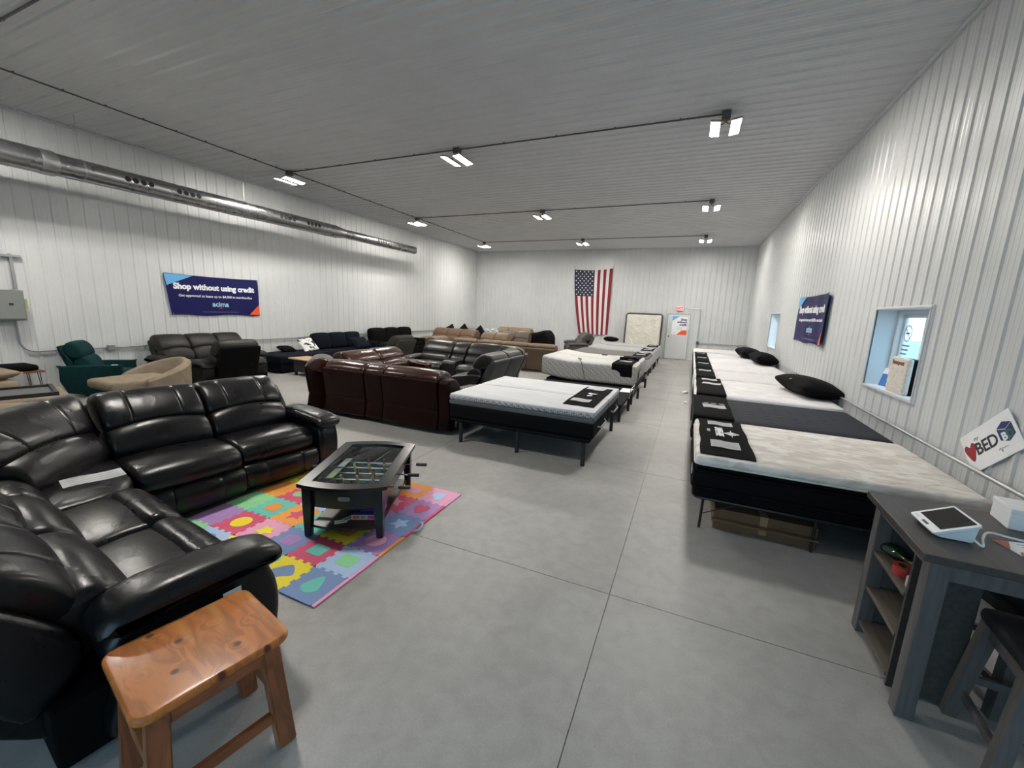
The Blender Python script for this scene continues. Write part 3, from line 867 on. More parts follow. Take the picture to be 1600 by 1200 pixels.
for i, (a, b, s) in enumerate(((4.91, 5.865, 'near'), (5.875, 6.83, 'far'))):
    mt = mattress(f'white and grey split mattress, {s} half of the nearest centre bed', -3.09, -0.98, a, b, LY1, 'split mattress halves')
    o = mt.location
    bm = tube(B(), [(-0.955 - o.x - 0.03, a + 0.25 - o.y, 0.12), (-0.945 - o.x, a + 0.3 - o.y, 0.10), (-0.945 - o.x, b - 0.3 - o.y, 0.10), (-0.955 - o.x - 0.03, b - 0.25 - o.y, 0.12)], 0.012, 6)
    obj('handle', bm, mat('strap_grey', (0.3, 0.3, 0.32), 0.7), mt)
rn = runner('black foot protector with white emblem on the nearest centre bed', -1.47, -1.05, 5.17, 6.60, 0.716, wav=0.0)
bm = B()
prism(bm, [(-0.02, -0.14), (0.05, -0.08), (0.02, -0.02), (-0.03, -0.08)], 0.027, 0.028); prism(bm, [(0.0, 0.02), (0.06, 0.05), (0.09, 0.11), (0.02, 0.10), (-0.04, 0.13), (-0.05, 0.06)], 0.027, 0.028)
obj('emblem', bm, M_print, rn, False)
sheet('white price sheet on the near half of the nearest centre bed', -1.29, 5.45, 0.736, 0.27, 0.20, 0.0, 4)
sheet('white price sheet on the far half of the nearest centre bed', -1.28, 6.42, 0.736, 0.28, 0.21, -0.1, 0)
# bare base behind it
b2 = bed_base('bare black adjustable base between the first two centre beds', -3.05, -0.98, 7.25, 9.15, 0.28, 0.345,
              [(-1.03, 7.40), (-1.0, 8.35), (-1.03, 9.0), (-2.9, 7.4), (-2.9, 9.0)], 0.028)
bm = tube(B(), [(1.0, -0.15, 0.32), (1.06, -0.15, 0.33), (1.07, -0.15, 0.50), (1.07, 0.45, 0.50), (1.06, 0.45, 0.33), (1.0, 0.45, 0.32)], 0.009, 8)
obj('retainer_bar', bm, M_conduit, b2)
obj('tag', box(B(), (0.90, 0.55, 0.349), (0.22, 0.45, 0.004), 0, None), M_paper, b2, False)
# quilted split king with raised head
def raise_head(x0, amt):
    def fn(p):
        t = max(0.0, (-p.x - 0.30) / 0.75)
        return (p.x, p.y, p.z + amt * t ** 1.6)
    return fn
b3 = bed_base('black adjustable base under the quilted split bed, centre row', -3.2, -1.02, 9.6, 11.65, 0.24, 0.31,
              [(-0.98, 9.75), (-0.98, 11.4), (-2.9, 9.8), (-2.9, 11.4)], 0.028)
LY3 = [('quilted_side', 0.31, 0.77, 0.0, 0.06, 0.004, M_qside), ('top_panel', 0.60, 0.785, 0.004, 0.07, 0.012, M_qgrey)]
for a, b, s in ((9.55, 10.58, 'near'), (10.64, 11.68, 'far')):
    mt = mattress(f'quilted pale grey mattress with raised head, {s} half of the split bed', -3.33, -1.05, a, b, LY3, 'quilted split mattress halves', raise_head(0, 0.07))
    if s == 'near':
        obj('label_patch', box(B(), (1.172, 0.1, 0.22), (0.006, 0.40, 0.20), 0.002), M_band, mt, False)
        obj('label_face', box(B(), (1.176, 0.1, 0.22), (0.006, 0.32, 0.15), 0.002), M_lgrey, mt, False)
runner('black foot protector hanging down the near side of the quilted split bed', -1.60, -1.13, 9.56, 10.52, 0.79, dn=0.28)
runner('black foot protector on the far half of the quilted split bed', -1.60, -1.13, 10.68, 11.64, 0.79, dn=0.04)
sheet('white price sheet beside the maroon remote on the quilted split bed', -1.36, 10.1, 0.812, 0.28, 0.2, 0.0, 0)
sheet('white price sheet on the far quilted mattress', -1.80, 11.2, 0.802, 0.28, 0.2, 0.0, 0)
def remote(label, x, y, z, m, rz):
    t = thing('remote_control', label, 'remote control', (x, y, z), rz, None)
    obj('body', soft(0.05, 0.15, 0.025, 0.01, (0, 0, 0.002), 3, None, T(0, 0, 0.013)), m, t)
    obj('button', box(B(), (0, 0.03, 0.027), (0.025, 0.05, 0.004), 0.001), M_band, t, False)
    return t
r_ = remote('black bed remote with hanging cord on the quilted mattress edge', -2.40, 9.70, 0.815, M_black, 0.6)
obj('cord', tube(B(), spline([(0.0, -0.07, 0.012), (-0.05, -0.2, 0.0), (-0.02, -0.26, -0.15), (0.05, -0.25, -0.40), (0.1, -0.1, -0.52)], 5, False), 0.008, 6), M_black, r_)
bpy.context.view_layer.update()
remote('black bed remote lying on the far quilted mattress', -2.1, 11.3, 0.80, M_black, 1.2)
remote('maroon bed remote on the quilted bed foot protector', -1.28, 10.36, 0.812, mat('maroon_plastic', (0.10, 0.01, 0.015), 0.4), 1.2)
# grey beds farther back
M_lside = mat('light_side', (0.46, 0.46, 0.47), 0.8, bump=0.2, bscale=200)
for y0, y1, lab, m, sd in ((12.25, 13.85, 'plain dark grey mattress, third bed of the centre row', M_grey, M_lside), (14.3, 15.85, 'light grey mattress, fourth bed of the centre row', M_lgrey, M_lside), (16.3, 17.8, 'pale grey mattress, farthest bed of the centre row', M_lgrey, M_lside)):
    k = lab.split(',')[1].split(' of')[0].strip()
    bed_base(f'black base under the {k} of the centre row', -3.2, -1.06, y0 + 0.03, y1 - 0.03, 0.24, 0.30, [(-1.12, y0 + 0.1), (-1.12, y1 - 0.1), (-3.0, y0 + 0.1), (-3.0, y1 - 0.1)])
    mattress(lab, -3.3, -1.04, y0, y1, [('side_border', 0.30, 0.70, 0, 0.05, 0.004, sd), ('top_panel', 0.55, 0.735, 0.003, 0.06, 0.01, m)], None, raise_head(0, 0.05))
    runner(f'black foot protector on the {k} of the centre row', -1.5, -1.1, y0 + 0.15, y1 - 0.15, 0.74)
    sheet(f'white price sheet on the {k} of the centre row', -1.3, y0 + 0.5, 0.762, 0.26, 0.2, 0.2, 0)
    sheet(f'second white price sheet on the {k} of the centre row', -1.28, y0 + 1.1, 0.762, 0.26, 0.2, -0.2, 0)

# --- right-hand row along the wall
GR = 'beds along the right wall'
def thin_base(label, y0, y1, box_m=M_core):
    t = thing('platform_bed', label, 'bed', (1.17, (y0 + y1) / 2, 0), 0, 'black bed frames along the right wall')
    obj('foundation', soft(2.00, y1 - y0 - 0.02, 0.11, 0.03, (0, 0, 0), 4, None, T(0, 0, 0.365)), box_m, t)
    bm = B(); h = (y1 - y0) / 2 - 0.03
    pts = [(p[0], p[1], 0.30) for p in rrect(1.98, 2 * h, 0.08, 5)]
    tube(bm, pts + [pts[0]], 0.014, 8, False)
    for x in (-0.5, 0.0, 0.5): tube(bm, [(x, -h, 0.30), (x, h, 0.30)], 0.012, 6)
    obj('rail', bm, M_blackm, t)
    for lx in (-0.90, -0.03, 0.88):
        for s in (-1, 1):
            obj('leg', tube(B(), [(lx, s * (h - 0.02), 0.30), (lx - 0.005, s * (h - 0.02), 0.0)], 0.012 if lx < 0 or lx > 0.5 else 0.02, 8), M_blackm, t)
    bm = tube(B(), [(-0.90, -h + 0.02, 0.14), (-0.62, -h + 0.02, 0.29)], 0.005, 6); tube(bm, [(-0.90, h - 0.02, 0.14), (-0.62, h - 0.02, 0.29)], 0.005, 6)
    obj('brace', bm, M_blackm, t)
    return t
X0, X1 = 0.155, 2.145
thin_base('black metal bed frame under the nearest cream bed on the right', 3.90, 5.38)
m1 = mattress('cream pillow-top mattress nearest on the right wall', X0, X1, 3.86, 5.40,
              [('core', 0.42, 0.585, 0.0, 0.03, 0.004, M_core), ('black_gusset', 0.575, 0.650, 0.018, 0.03, 0.0, M_core), ('pillow_top', 0.625, 0.715, 0.008, 0.042, 0.012, M_cream)])
piping(m1, X0 + 0.006, X1 - 0.006, 3.866, 5.394, 0.640, 0.008, M_creamside)
piping(m1, X0, X1, 3.86, 5.40, 0.582, 0.009, M_core); piping(m1, X0, X1, 3.86, 5.40, 0.425, 0.009, M_core)
obj('label', box(B(), (-1.0, -0.55, 0.10), (0.006, 0.13, 0.07), 0.002), M_paper, m1, False)
rn = runner('black foot protector with diamond logo on the nearest cream bed', 0.20, 0.64, 3.93, 5.32, 0.722, wav=0.006)
o = rn.location
MT = Matrix(((0, 1, 0, 0), (-1, 0, 0, 0), (0, 0, 1, 0.029), (0, 0, 0, 1)))
def flat(bm, x, y, z=0.029):
    bm.transform(Matrix.Translation((x - o.x, y - o.y, z)) @ Matrix.Rotation(-PI / 2, 4, 'Z')); return bm
obj('lettering', flat(text_bm('SAPPHIRE', 0.10, bold=0.004, space=0.8), 0.385, 4.70), M_print, rn, False)
obj('lettering', flat(text_bm('SLEEP', 0.045), 0.285, 4.72), M_print, rn, False)
bm = B()
for r0, r1 in ((0.075, 0.06), (0.048, 0.036)):
    q = [(1, 0), (0, 1), (-1, 0), (0, -1)]
    for k in range(4):
        a, b = q[k], q[(k + 1) % 4]
        prism(bm, [(a[0] * r0, a[1] * r0), (b[0] * r0, b[1] * r0), (b[0] * r1, b[1] * r1), (a[0] * r1, a[1] * r1)], 0, 0.0015)
prism(bm, [(-0.13, -0.003), (-0.08, -0.003), (-0.08, 0.003), (-0.13, 0.003)], 0, 0.0015); prism(bm, [(0.08, -0.003), (0.13, -0.003), (0.13, 0.003), (0.08, 0.003)], 0, 0.0015)
prism(bm, [(-0.02, -0.02), (0.02, -0.02), (0.02, 0.02), (-0.02, 0.02)], 0, 0.0015)
obj('diamond_logo', flat(bm, 0.50, 4.66), M_print, rn, False)
sheet('white spec sheet on the aisle end of the nearest cream bed, far side', 0.415, 5.08, 0.744, 0.25, 0.17, 0.0, 5)
sheet('white spec sheet on the aisle end of the nearest cream bed, near side', 0.415, 4.24, 0.744, 0.25, 0.24, 0.0, 5)

thin_base('black bed frame under the charcoal mattress on the right', 5.50, 6.98)
m2 = mattress('charcoal tufted mattress, second bed along the right wall', X0 - 0.02, X1, 5.47, 7.0,
              [('core', 0.42, 0.60, 0.0, 0.03, 0.004, M_core), ('top_panel', 0.585, 0.705, 0.006, 0.05, 0.016, M_char)])
obj('label', box(B(), (-1.008, -0.5, 0.12), (0.006, 0.10, 0.08), 0.002), M_paper, m2, False)
rn = runner('plain black foot protector over the charcoal bed', 0.145, 0.60, 5.50, 6.97, 0.722, dn=0.10)
bm = B()
for k in range(3): prism(bm, [(-0.12 + k * 0.10, 0.0 + 0.02 * k), (-0.05 + k * 0.10, 0.05), (-0.03 + k * 0.1, 0.0), (-0.08 + k * 0.1, -0.03)], 0.03, 0.031)
obj('emblem', bm, mat('emblem_grey', (0.25, 0.25, 0.26), 0.6), rn, False)
sheet('white spec sheet on the charcoal bed protector', 0.40, 6.08, 0.744, 0.28, 0.22, 0.06, 3)

thin_base('black bed frame under the wide white bed on the right', 7.10, 8.90)
m3 = mattress('wide white quilted mattress with large black pillow, third along the right wall', X0, X1, 7.06, 8.94,
              [('core', 0.42, 0.62, 0.0, 0.03, 0.004, M_core), ('quilted_top', 0.60, 0.735, 0.006, 0.055, 0.016, M_wht)])
runner('black foot protector hanging over the wide white bed', 0.19, 0.62, 7.08, 8.92, 0.748, dn=0.26)
sheet('white spec sheet, far one of two on the wide white bed', 0.42, 8.55, 0.77, 0.26, 0.2, 0.05, 0)
sheet('white spec sheet, near one of two on the wide white bed', 0.44, 8.05, 0.77, 0.30, 0.2, -0.12, 0)
yy = 9.05
specs = [(9.06, 10.56, 'fourth', M_wht2, M_wht2, 0.09), (10.66, 12.16, 'fifth', M_wht2, M_core, 0.05), (12.26, 13.8, 'sixth', M_wht, M_core, 0.04), (13.9, 15.5, 'seventh', M_wht, M_core, 0.04), (16.0, 17.6, 'farthest', M_wht2, M_core, 0.04)]
for y0, y1, nm, tp, cr, wid in specs:
    thin_base(f'black bed frame under the {nm} bed along the right wall', y0 + 0.03, y1 - 0.03)
    mattress(f'white mattress, {nm} bed along the right wall', X0, X1, y0, y1, [('core', 0.42, 0.62, 0.0, 0.03, 0.004, cr), ('quilted_top', 0.60, 0.735, 0.006, 0.055, 0.014, tp)])
    if nm != 'farthest':
        runner(f'black foot protector on the {nm} bed along the right wall', 0.20, 0.56, y0 + 0.04, y1 - 0.04, 0.748, dn=0.12)
        sheet(f'white spec sheet on the {nm} bed along the right wall', 0.38, y0 + 0.95, 0.77, 0.25, 0.2, 0.0, 0)
M_pil = mat('pillow_black', (0.004, 0.004, 0.0045), 0.8, spec=0.08, bump=0.25, bscale=40, bdist=0.004)
def pillow(name, label, w, h, th, M, m, cat='pillow', group=None, pinch=0.35):
    t = thing(name, label, cat, M.translation, 0, group)
    def fn(p):
        a, b = abs(p.x) / (w / 2), abs(p.y) / (h / 2)
        e = (1 - a ** 2.6) * (1 - b ** 2.6)
        e = max(0.0, e) ** 0.5
        s = 1 - 0.06 * (1 - b ** 2) * a ** 2
        s2 = 1 - 0.06 * (1 - a ** 2) * b ** 2
        return (p.x * s, p.y * s2, p.z * (0.10 + 0.90 * e) + 0.006 * math.sin(p.x * 17 + p.y * 11))
    bm = soft(w, h, th, th * 0.3, (0, 0, 0), 12, fn)
    M2 = Matrix.Translation(-M.translation) @ M
    bm.transform(M2)
    c = obj('cover', bm, m, t)
    pts = [M2 @ Vector((x * 0.985, y * 0.985, 0)) for x, y in rrect(w * 0.985, h * 0.985, 0.02, 3)]
    return t
p = pillow('pillow', 'large black pillow with small white mark on the wide white bed', 0.62, 1.25, 0.30, T(1.86, 8.05, 0.885, 0.16, 0.0, 0.12), M_pil)
bm = text_bm('U.', 0.10, bold=0.004); bm.transform(T(-0.24, -0.05, 0.105, -PI / 2 + 0.1, 0.0, -0.35)); obj('logo', bm, M_print, p, False)
pillow('pillow', 'black pillow at the head of the sixth right bed', 0.55, 1.1, 0.32, T(1.88, 12.9, 0.90, 0.1, 0.0, 0.15), M_pil)
pillow('pillow', 'black pillow at the head of the seventh right bed', 0.60, 1.2, 0.32, T(1.72, 14.6, 0.90, 0.1, 0.0, 0.12), M_pil)
pillow('pillow', 'dark rolled pillow on the farthest grey centre bed', 0.30, 0.62, 0.20, T(-3.0, 17.2, 0.90, PI / 2, 0, 0), M_pil)

# cardboard box under the nearest right bed
cb = thing('cardboard_box', 'brown cardboard box under the nearest cream bed', 'box', (0.78, 4.35, 0))
obj('carton', bx((-0.40, -0.35, 0), (0.40, 0.35, 0.20), 0.006), M_kraft, cb, False)
obj('flap', bx((-0.42, -0.42, 0.10), (0.40, -0.352, 0.112), 0.003), M_kraft, cb, False)
obj('tape', bx((-0.03, -0.351, 0.03), (0.03, 0.35, 0.2015)), mat('packing_tape', (0.32, 0.2, 0.1), 0.3), cb, False)

# mattress standing at the back wall
ls = thing('upholstered_bed', 'grey upholstered bed base leaning upright on the back wall', 'bed', (-2.05, 19.80, 0))
Ml = T(0, 0, 0.0, rx=-0.085)
Mr = Ml @ Matrix(((1, 0, 0, 0), (0, 0, 1, 0), (0, 1, 0, 0), (0, 0, 0, 1)))
obj('panel', prism(B(), rrect(1.62, 2.0, 0.12, 6, 0, 1.01), 0.02, 0.10, Mr), M_band, ls)
bm = B(); pp_ = [Mr @ Vector((x, y, 0.015)) for x, y in rrect(1.66, 2.02, 0.13, 6, 0, 1.02)]
tube(bm, pp_ + [pp_[0]], 0.02, 8, False)
obj('frame_tube', bm, M_conduit, ls)
M_wrap = mat('wrapped_cream', (0.66, 0.63, 0.55), 0.22, coat=0.4, bump=1.0, bscale=5.0, bdist=0.06, noise=0.12, nscale=3)
lm = thing('mattress', 'cream mattress in clear plastic wrap standing against the back wall', 'mattress', (-2.02, 19.56, 0))
obj('ticking', soft(1.50, 0.22, 1.93, 0.06, (0.0, 0.02, 0.0), 10, None, T(0, 0.02, 0.985, rx=-0.085)), M_wrap, lm)
bm = B()
for (a, b, c) in (((-0.5, 0.62), (0.0, 0.36), (0.62, 0.62)), ((-0.55, 0.95), (-0.3, 0.5), (-0.1, 0.38))):
    tube(bm, [(p[0], -0.115 + (p[1] - 0.98) * 0.085, p[1]) for p in spline([a, b, c], 6, False)], 0.012, 6)
obj('wrap_fold', bm, mat('plastic_fold', (0.85, 0.83, 0.78), 0.15), lm)
obj('wrap_skirt', soft(0.5, 0.28, 0.35, 0.08, (0.02, 0.03, 0.02), 6, lambda q: (q.x, q.y - 0.05 * math.sin(q.x * 20), q.z), T(0.62, -0.10, 0.18)), M_wrap, lm)

# ================================================================== UPHOLSTERY
M_lblack = leather('leather_black', (0.0055, 0.0055, 0.0065), 0.29, 0.42, spec=0.36)
M_lblack2 = leather('leather_black_dull', (0.017, 0.0155, 0.014), 0.42, 0.3)
M_seam = mat('seam_thread', (0.008, 0.008, 0.008), 0.6)
M_lbrown = leather('leather_brown', (0.040, 0.011, 0.007), 0.22, 0.5)
M_lbrownback = leather('leather_brown_back', (0.012, 0.0026, 0.0016), 0.42, 0.2, spec=0.12)
M_lgrey = leather('leather_graphite', (0.015, 0.015, 0.0145), 0.30, 0.5, spec=0.4)
M_lgreyback = leather('leather_graphite_back', (0.045, 0.045, 0.045), 0.45, 0.3)

def loc2(x, y, a):
    return T(x, y, 0, a)
# profiles (y forward, z up) for a pillow-back recliner; y = 0 where back and seat meet
PB_HEAD = [(-0.10, 0.70), (-0.065, 0.76), (-0.105, 0.85), (-0.19, 0.95), (-0.30, 1.015), (-0.40, 1.02), (-0.49, 0.98), (-0.53, 0.91), (-0.50, 0.82), (-0.38, 0.73), (-0.22, 0.68)]
PB_LUMB = [(-0.06, 0.42), (0.04, 0.47), (0.065, 0.56), (0.02, 0.66), (-0.065, 0.725), (-0.16, 0.73), (-0.28, 0.66), (-0.26, 0.48), (-0.16, 0.42)]
PB_SHELL = [(-0.30, 0.10), (-0.24, 0.30), (-0.30, 0.55), (-0.42, 0.78), (-0.50, 0.88), (-0.57, 0.90), (-0.585, 0.84), (-0.50, 0.62), (-0.40, 0.40), (-0.36, 0.10)]
SEAT = [(-0.15, 0.36), (-0.10, 0.47), (0.05, 0.505), (0.25, 0.515), (0.41, 0.495), (0.50, 0.42), (0.50, 0.34), (0.44, 0.29), (0.20, 0.30)]
FOOT = [(0.30, 0.09), (0.28, 0.20), (0.34, 0.295), (0.42, 0.31), (0.465, 0.25), (0.47, 0.16), (0.44, 0.085), (0.37, 0.07)]

def seat_unit(par, M, w, m, grooves=True, mb=None, n=12, arch=0.055, seat=SEAT, foot=FOOT, head=PB_HEAD, lumb=PB_LUMB, shell=PB_SHELL, fb=0.02, ssc=1.0, g=0.006):
    hw = w - g
    gr = (-hw * 0.24, hw * 0.24) if grooves else ()
    A = lambda x, y, z: (y, z + arch * (1 - (2 * x / w) ** 2) * max(0, min(1, 1 - abs(z - 0.72) / 0.22)))
    S = lambda x, y, z: (y + (fb * (1 - (2 * x / w) ** 2) if y > 0.2 else 0), z + 0.012 * (1 - (2 * x / w) ** 2) * (1 if z > 0.4 else 0))
    if shell: obj('back_shell', loft(shell, hw, 0.02, 0.004, None, (), 0.005, 6, 3, M), mb or m, par)
    b = obj('backrest', loft(lumb, hw, 0.045, 0.012, A, (), 0.008, n, 3, M), m, par)
    obj('headrest', loft(head, hw, 0.05, 0.012, A, gr, 0.010, n, 3, M), m, b)
    obj('seat_cushion', loft(seat, hw, 0.04, 0.012, S, (), 0.006, n, 3, M), m, par)
    if foot: obj('footrest', loft(foot, hw, 0.02, 0.006, S, gr, 0.007, n, 3, M), m, par)
def arm_unit(par, M, w, m, y0=-0.28, y1=0.50, z=0.62, top=True, n=6):
    """M places the arm's centre; x is the arm's width"""
    L_ = y1 - y0
    body = [(y0, 0.06), (y0, 0.30), (y0 + 0.02, z - 0.08), (y1 - 0.10, z - 0.07), (y1 - 0.01, z - 0.14), (y1 + 0.02, z - 0.30), (y1, 0.16), (y1 - 0.04, 0.06)]
    a = obj('arm', loft(body, w - 0.01, 0.035, 0.008, None, (), 0.008, n, 4, M), m, par)
    pad = [(y0 + 0.0, z - 0.09), (y0 - 0.02, z - 0.03), (y0 + 0.08, z + 0.025), (y0 + L_ * 0.45, z + 0.035), (y1 - 0.12, z + 0.02), (y1 + 0.01, z - 0.01), (y1 + 0.05, z - 0.055), (y1 + 0.01, z - 0.10), (y1 - 0.2, z - 0.10)]
    obj('arm_pad', loft(pad, w + 0.045, 0.06, 0.012, None, (), 0.008, n + 2, 3, M), m, a)

# --- the big black sectional in the foreground (two recliner runs and a corner)
ANG = math.radians(-8)
O = (-4.2, 1.17)
sec = thing('sectional_sofa', 'large black leather reclining sectional beside the foam mat', 'sofa', (O[0], O[1], 0), ANG)
# local axes of the thing: +x runs along v (towards the aisle), +y runs along u (into the hall)
RA = lambda u, v: T(v, u, 0, -PI / 2)          # seat run A looks along +v
RB = lambda u, v: T(v, u, 0, 0)                # seat run B looks along +u
vA = -0.42
SEATA = [(-0.15, 0.36), (-0.10, 0.47), (0.05, 0.505), (0.25, 0.520), (0.41, 0.515), (0.53, 0.47), (0.565, 0.39), (0.54, 0.32), (0.48, 0.28), (0.20, 0.30)]
FOOTA = [(p[0] + 0.16, p[1]) for p in FOOT]
seat_unit(sec, RA(1.68, vA - 0.01), 0.78, M_lblack, seat=SEATA, foot=FOOTA)
seat_unit(sec, RA(0.89, vA), 0.79, M_lblack, seat=[(p[0] + (0.05 if p[0] > 0.3 else 0), p[1]) for p in SEATA], foot=[(p[0] + 0.03, p[1]) for p in FOOTA])
arm_unit(sec, RA(2.20, vA), 0.25, M_lblack, -0.22, 0.60, 0.63)
# side wing of the reclined back by the far arm
WING = [(-0.20, 0.45), (-0.13, 0.62), (-0.30, 0.86), (-0.38, 0.90), (-0.47, 0.88), (-0.42, 0.62), (-0.32, 0.40)]
obj('back_wing', loft(WING, 0.09, 0.03, 0.004, None, (), 0.005, 3, 3, RA(2.115, vA)), M_lblack, sec)
# run B
SEATB = [(-0.15, 0.36), (-0.10, 0.47), (0.05, 0.505), (0.20, 0.515), (0.34, 0.50), (0.43, 0.43), (0.43, 0.34), (0.38, 0.29), (0.20, 0.30)]
FOOTB = [(p[0] - 0.02, p[1]) for p in FOOT]
HB = [(p[0] - 0.13, p[1] - 0.125) for p in PB_HEAD]; LB = [(p[0] - 0.07, p[1] - 0.06) for p in PB_LUMB]; SB = [(p[0] - 0.12 * (p[1] > 0.2), p[1] - 0.13 * (p[1] > 0.3)) for p in PB_SHELL]
seat_unit(sec, RB(0.0, 1.62), 0.80, M_lblack, seat=SEATB, foot=FOOTB, head=HB, lumb=LB, shell=SB)
seat_unit(sec, RB(0.0, 0.86), 0.70, M_lblack, seat=SEATB, foot=FOOTB, head=HB, lumb=LB, shell=SB)
arm_unit(sec, RB(0.0, 2.125), 0.24, M_lblack, -0.17, 0.47, 0.64)
obj('back_wing', loft(WING, 0.09, 0.03, 0.004, None, (), 0.005, 3, 3, RB(-0.10, 2.05) @ T(0, 0, -0.12)), M_lblack, sec)
# raised leather bolster across the front of the run B seats
BOL = [(0.24, 0.49), (0.27, 0.545), (0.35, 0.55), (0.43, 0.50), (0.46, 0.42), (0.40, 0.40), (0.30, 0.44)]
for v, w_ in ((1.62, 0.78), (0.86, 0.68)):
    obj('seat_bolster', loft(BOL, w_, 0.05, 0.008, None, (), 0.006, 8, 3, RB(0.0, v)), M_lblack, sec)
# corner unit: wedge seat, diagonal back and short back
bm = B()
wp = [(-0.52, -0.15), (-0.52, 0.475), (0.02, 0.475), (0.22, 0.46), (0.38, 0.38), (0.47, 0.22), (0.49, 0.0), (0.49, -0.15)]
def wedge(bm, pts, z0, z1, r):
    sm = spline(pts, 4)
    cx = sum(p[0] for p in sm) / len(sm); cy = sum(p[1] for p in sm) / len(sm)
    rings = []
    for (ins, z) in ((r, z0), (0.0, z0 + r), (0.0, z1 - r * 1.2), (r * 0.25, z1 - r * 0.5), (r * 0.8, z1 - r * 0.1), (r * 2.2, z1 + 0.005), (r * 5, z1 + 0.012)):
        rings.append([bm.verts.new((p[0] + (cx - p[0]) * ins / 0.45, p[1] + (cy - p[1]) * ins / 0.45, z)) for p in sm])
    n = len(sm)
    for i in range(len(rings) - 1):
        for j in range(n): bm.faces.new((rings[i][j], rings[i][(j + 1) % n], rings[i + 1][(j + 1) % n], rings[i + 1][j]))
    bm.faces.new(rings[0][::-1]); bm.faces.new(rings[-1])
    return bm
obj('corner_seat', wedge(B(), wp, 0.10, 0.505, 0.045), M_lblack, sec)
Mdiag = T(-0.20, 0.20, 0, -PI / 4 - 0.02)
wd = 0.78
Ad = lambda x, y, z: (y, z + 0.055 * (1 - (2 * x / wd) ** 2) * max(0, min(1, 1 - abs(z - 0.72) / 0.22)))
def flare(v): return (v.x * (1 + 2.3 * max(0, -v.y - 0.03)), v.y, v.z)
b_ = obj('corner_back', loft(PB_LUMB, wd, 0.045, 0.012, Ad, (), 0.008, 12, 3, Mdiag, None, flare), M_lblack, sec)
# the corner headrest widens towards the back of the wedge
def flare(v): return (v.x * (1 + 2.3 * max(0, -v.y - 0.03)), v.y, v.z)
obj('headrest', loft(PB_HEAD, wd, 0.05, 0.012, Ad, (-0.19, 0.19), 0.010, 12, 3, Mdiag, None, flare), M_lblack, b_)
obj('back_shell', loft(PB_SHELL, wd, 0.03, 0.004, None, (), 0.005, 6, 3, Mdiag, None, flare), M_lblack, sec)
b_ = obj('corner_back', loft(LB, 0.40, 0.045, 0.012, None, (), 0.008, 8, 3, RB(0.0, 0.29)), M_lblack, sec)
obj('headrest', loft(HB, 0.40, 0.05, 0.012, None, (), 0.010, 8, 3, RB(0.0, 0.29)), M_lblack, b_)
bpy.context.view_layer.update()
ps = sheet('white price sheet lying on the corner seat of the black sectional', -4.05, 1.42, 0.540, 0.34, 0.20, 1.35, 4, group=None)

# ================================================================== FOAM MAT
FC = {'b': (0.20, 0.30, 0.55), 'l': (0.42, 0.58, 0.82), 'p': (0.42, 0.25, 0.55), 'y': (0.90, 0.75, 0.04), 'r': (0.72, 0.10, 0.20), 'g': (0.28, 0.68, 0.33),
      't': (0.16, 0.60, 0.52), 'o': (0.90, 0.36, 0.07), 'k': (0.82, 0.38, 0.58)}
FM = {k: mat('foam_' + k, c, 0.75, bump=0.3, bscale=500, bdist=0.001) for k, c in FC.items()}
mat_t = thing('foam_play_mat', 'colourful interlocking foam puzzle mat under the foosball table', 'play mat', (-2.04, 1.63, 0))
rows = [  # rows from the near edge; columns from the aisle side; (tile, inset colour, inset shape)
    [('b', 't', 'drop'), ('y', 'b', 'blob'), ('g', 'l', 'circle'), ('y', 'l', 'circle'), ('l', 'b', 'circle'), ('g', 'g', 'blob')],
    [('l', 'g', 'square'), ('r', 't', 'square'), ('b', 'p', 'square'), ('k', 'y', 'star'), ('r', 'y', 'circle'), ('p', 'p', 'square')],
    [('p', 'k', 'circle'), ('y', 'o', 'square'), ('t', 'r', 'drop'), ('o', 'r', 'star'), ('t', 'o', 'square'), ('g', 'g', 'square')],
    [('b', 'l', 'star'), ('p', 'r', 'square'), ('k', 'l', 'circle'), ('l', 'o', 'circle'), ('r', 'g', 'blob'), ('o', 'o', 'square')],
    [('p', 'r', 'heart'), ('r', 'k', 'star'), ('b', 'y', 'circle'), ('o', 'y', 'circle'), ('o', 'r', 'star'), ('y', 'o', 'square')],
    [('k', 'l', 'drop'), ('o', 'k', 'square'), ('y', 'g', 'circle'), ('r', 'b', 'star'), ('k', 'y', 'circle'), ('b', 'k', 'square')]]
S_ = 0.306
def shape(kind, r):
    if kind == 'square': return rrect(r * 1.75, r * 1.5, 0.02, 4)
    if kind == 'circle': return [(r * math.cos(2 * PI * i / 24), r * 0.98 * math.sin(2 * PI * i / 24)) for i in range(24)]
    if kind == 'star': return [((r * 1.1 if i % 2 == 0 else r * 0.55) * math.cos(0.3 + PI * i / 5), (r * 1.1 if i % 2 == 0 else r * 0.55) * math.sin(0.3 + PI * i / 5)) for i in range(10)]
    if kind == 'drop': return spline([(0, r * 1.15), (-r * 0.7, 0.1 * r), (-r * 0.75, -r * 0.6), (0, -r), (r * 0.75, -r * 0.6), (r * 0.7, 0.1 * r)], 4)
    if kind == 'heart': return spline([(0, -r), (r * 0.85, 0.1 * r), (r * 0.75, r * 0.8), (r * 0.25, r * 0.85), (0, r * 0.5), (-r * 0.25, r * 0.85), (-r * 0.75, r * 0.8), (-r * 0.85, 0.1 * r)], 4)
    return spline([(r, 0.2 * r), (0.3 * r, 0.75 * r), (-0.6 * r, r), (-0.95 * r, 0), (-0.3 * r, -0.5 * r), (0.4 * r, -r)], 4)
def tooth(n=7, d=0.011):
    out = []
    for i in range(n):
        a = i / n; s = d if i % 2 else -d
        w0 = 0.0 if i % 2 == 0 else 0.0
        out += [(a + 0.003, s), (a + 1 / n - 0.003, s)]
    return out
TT = tooth()
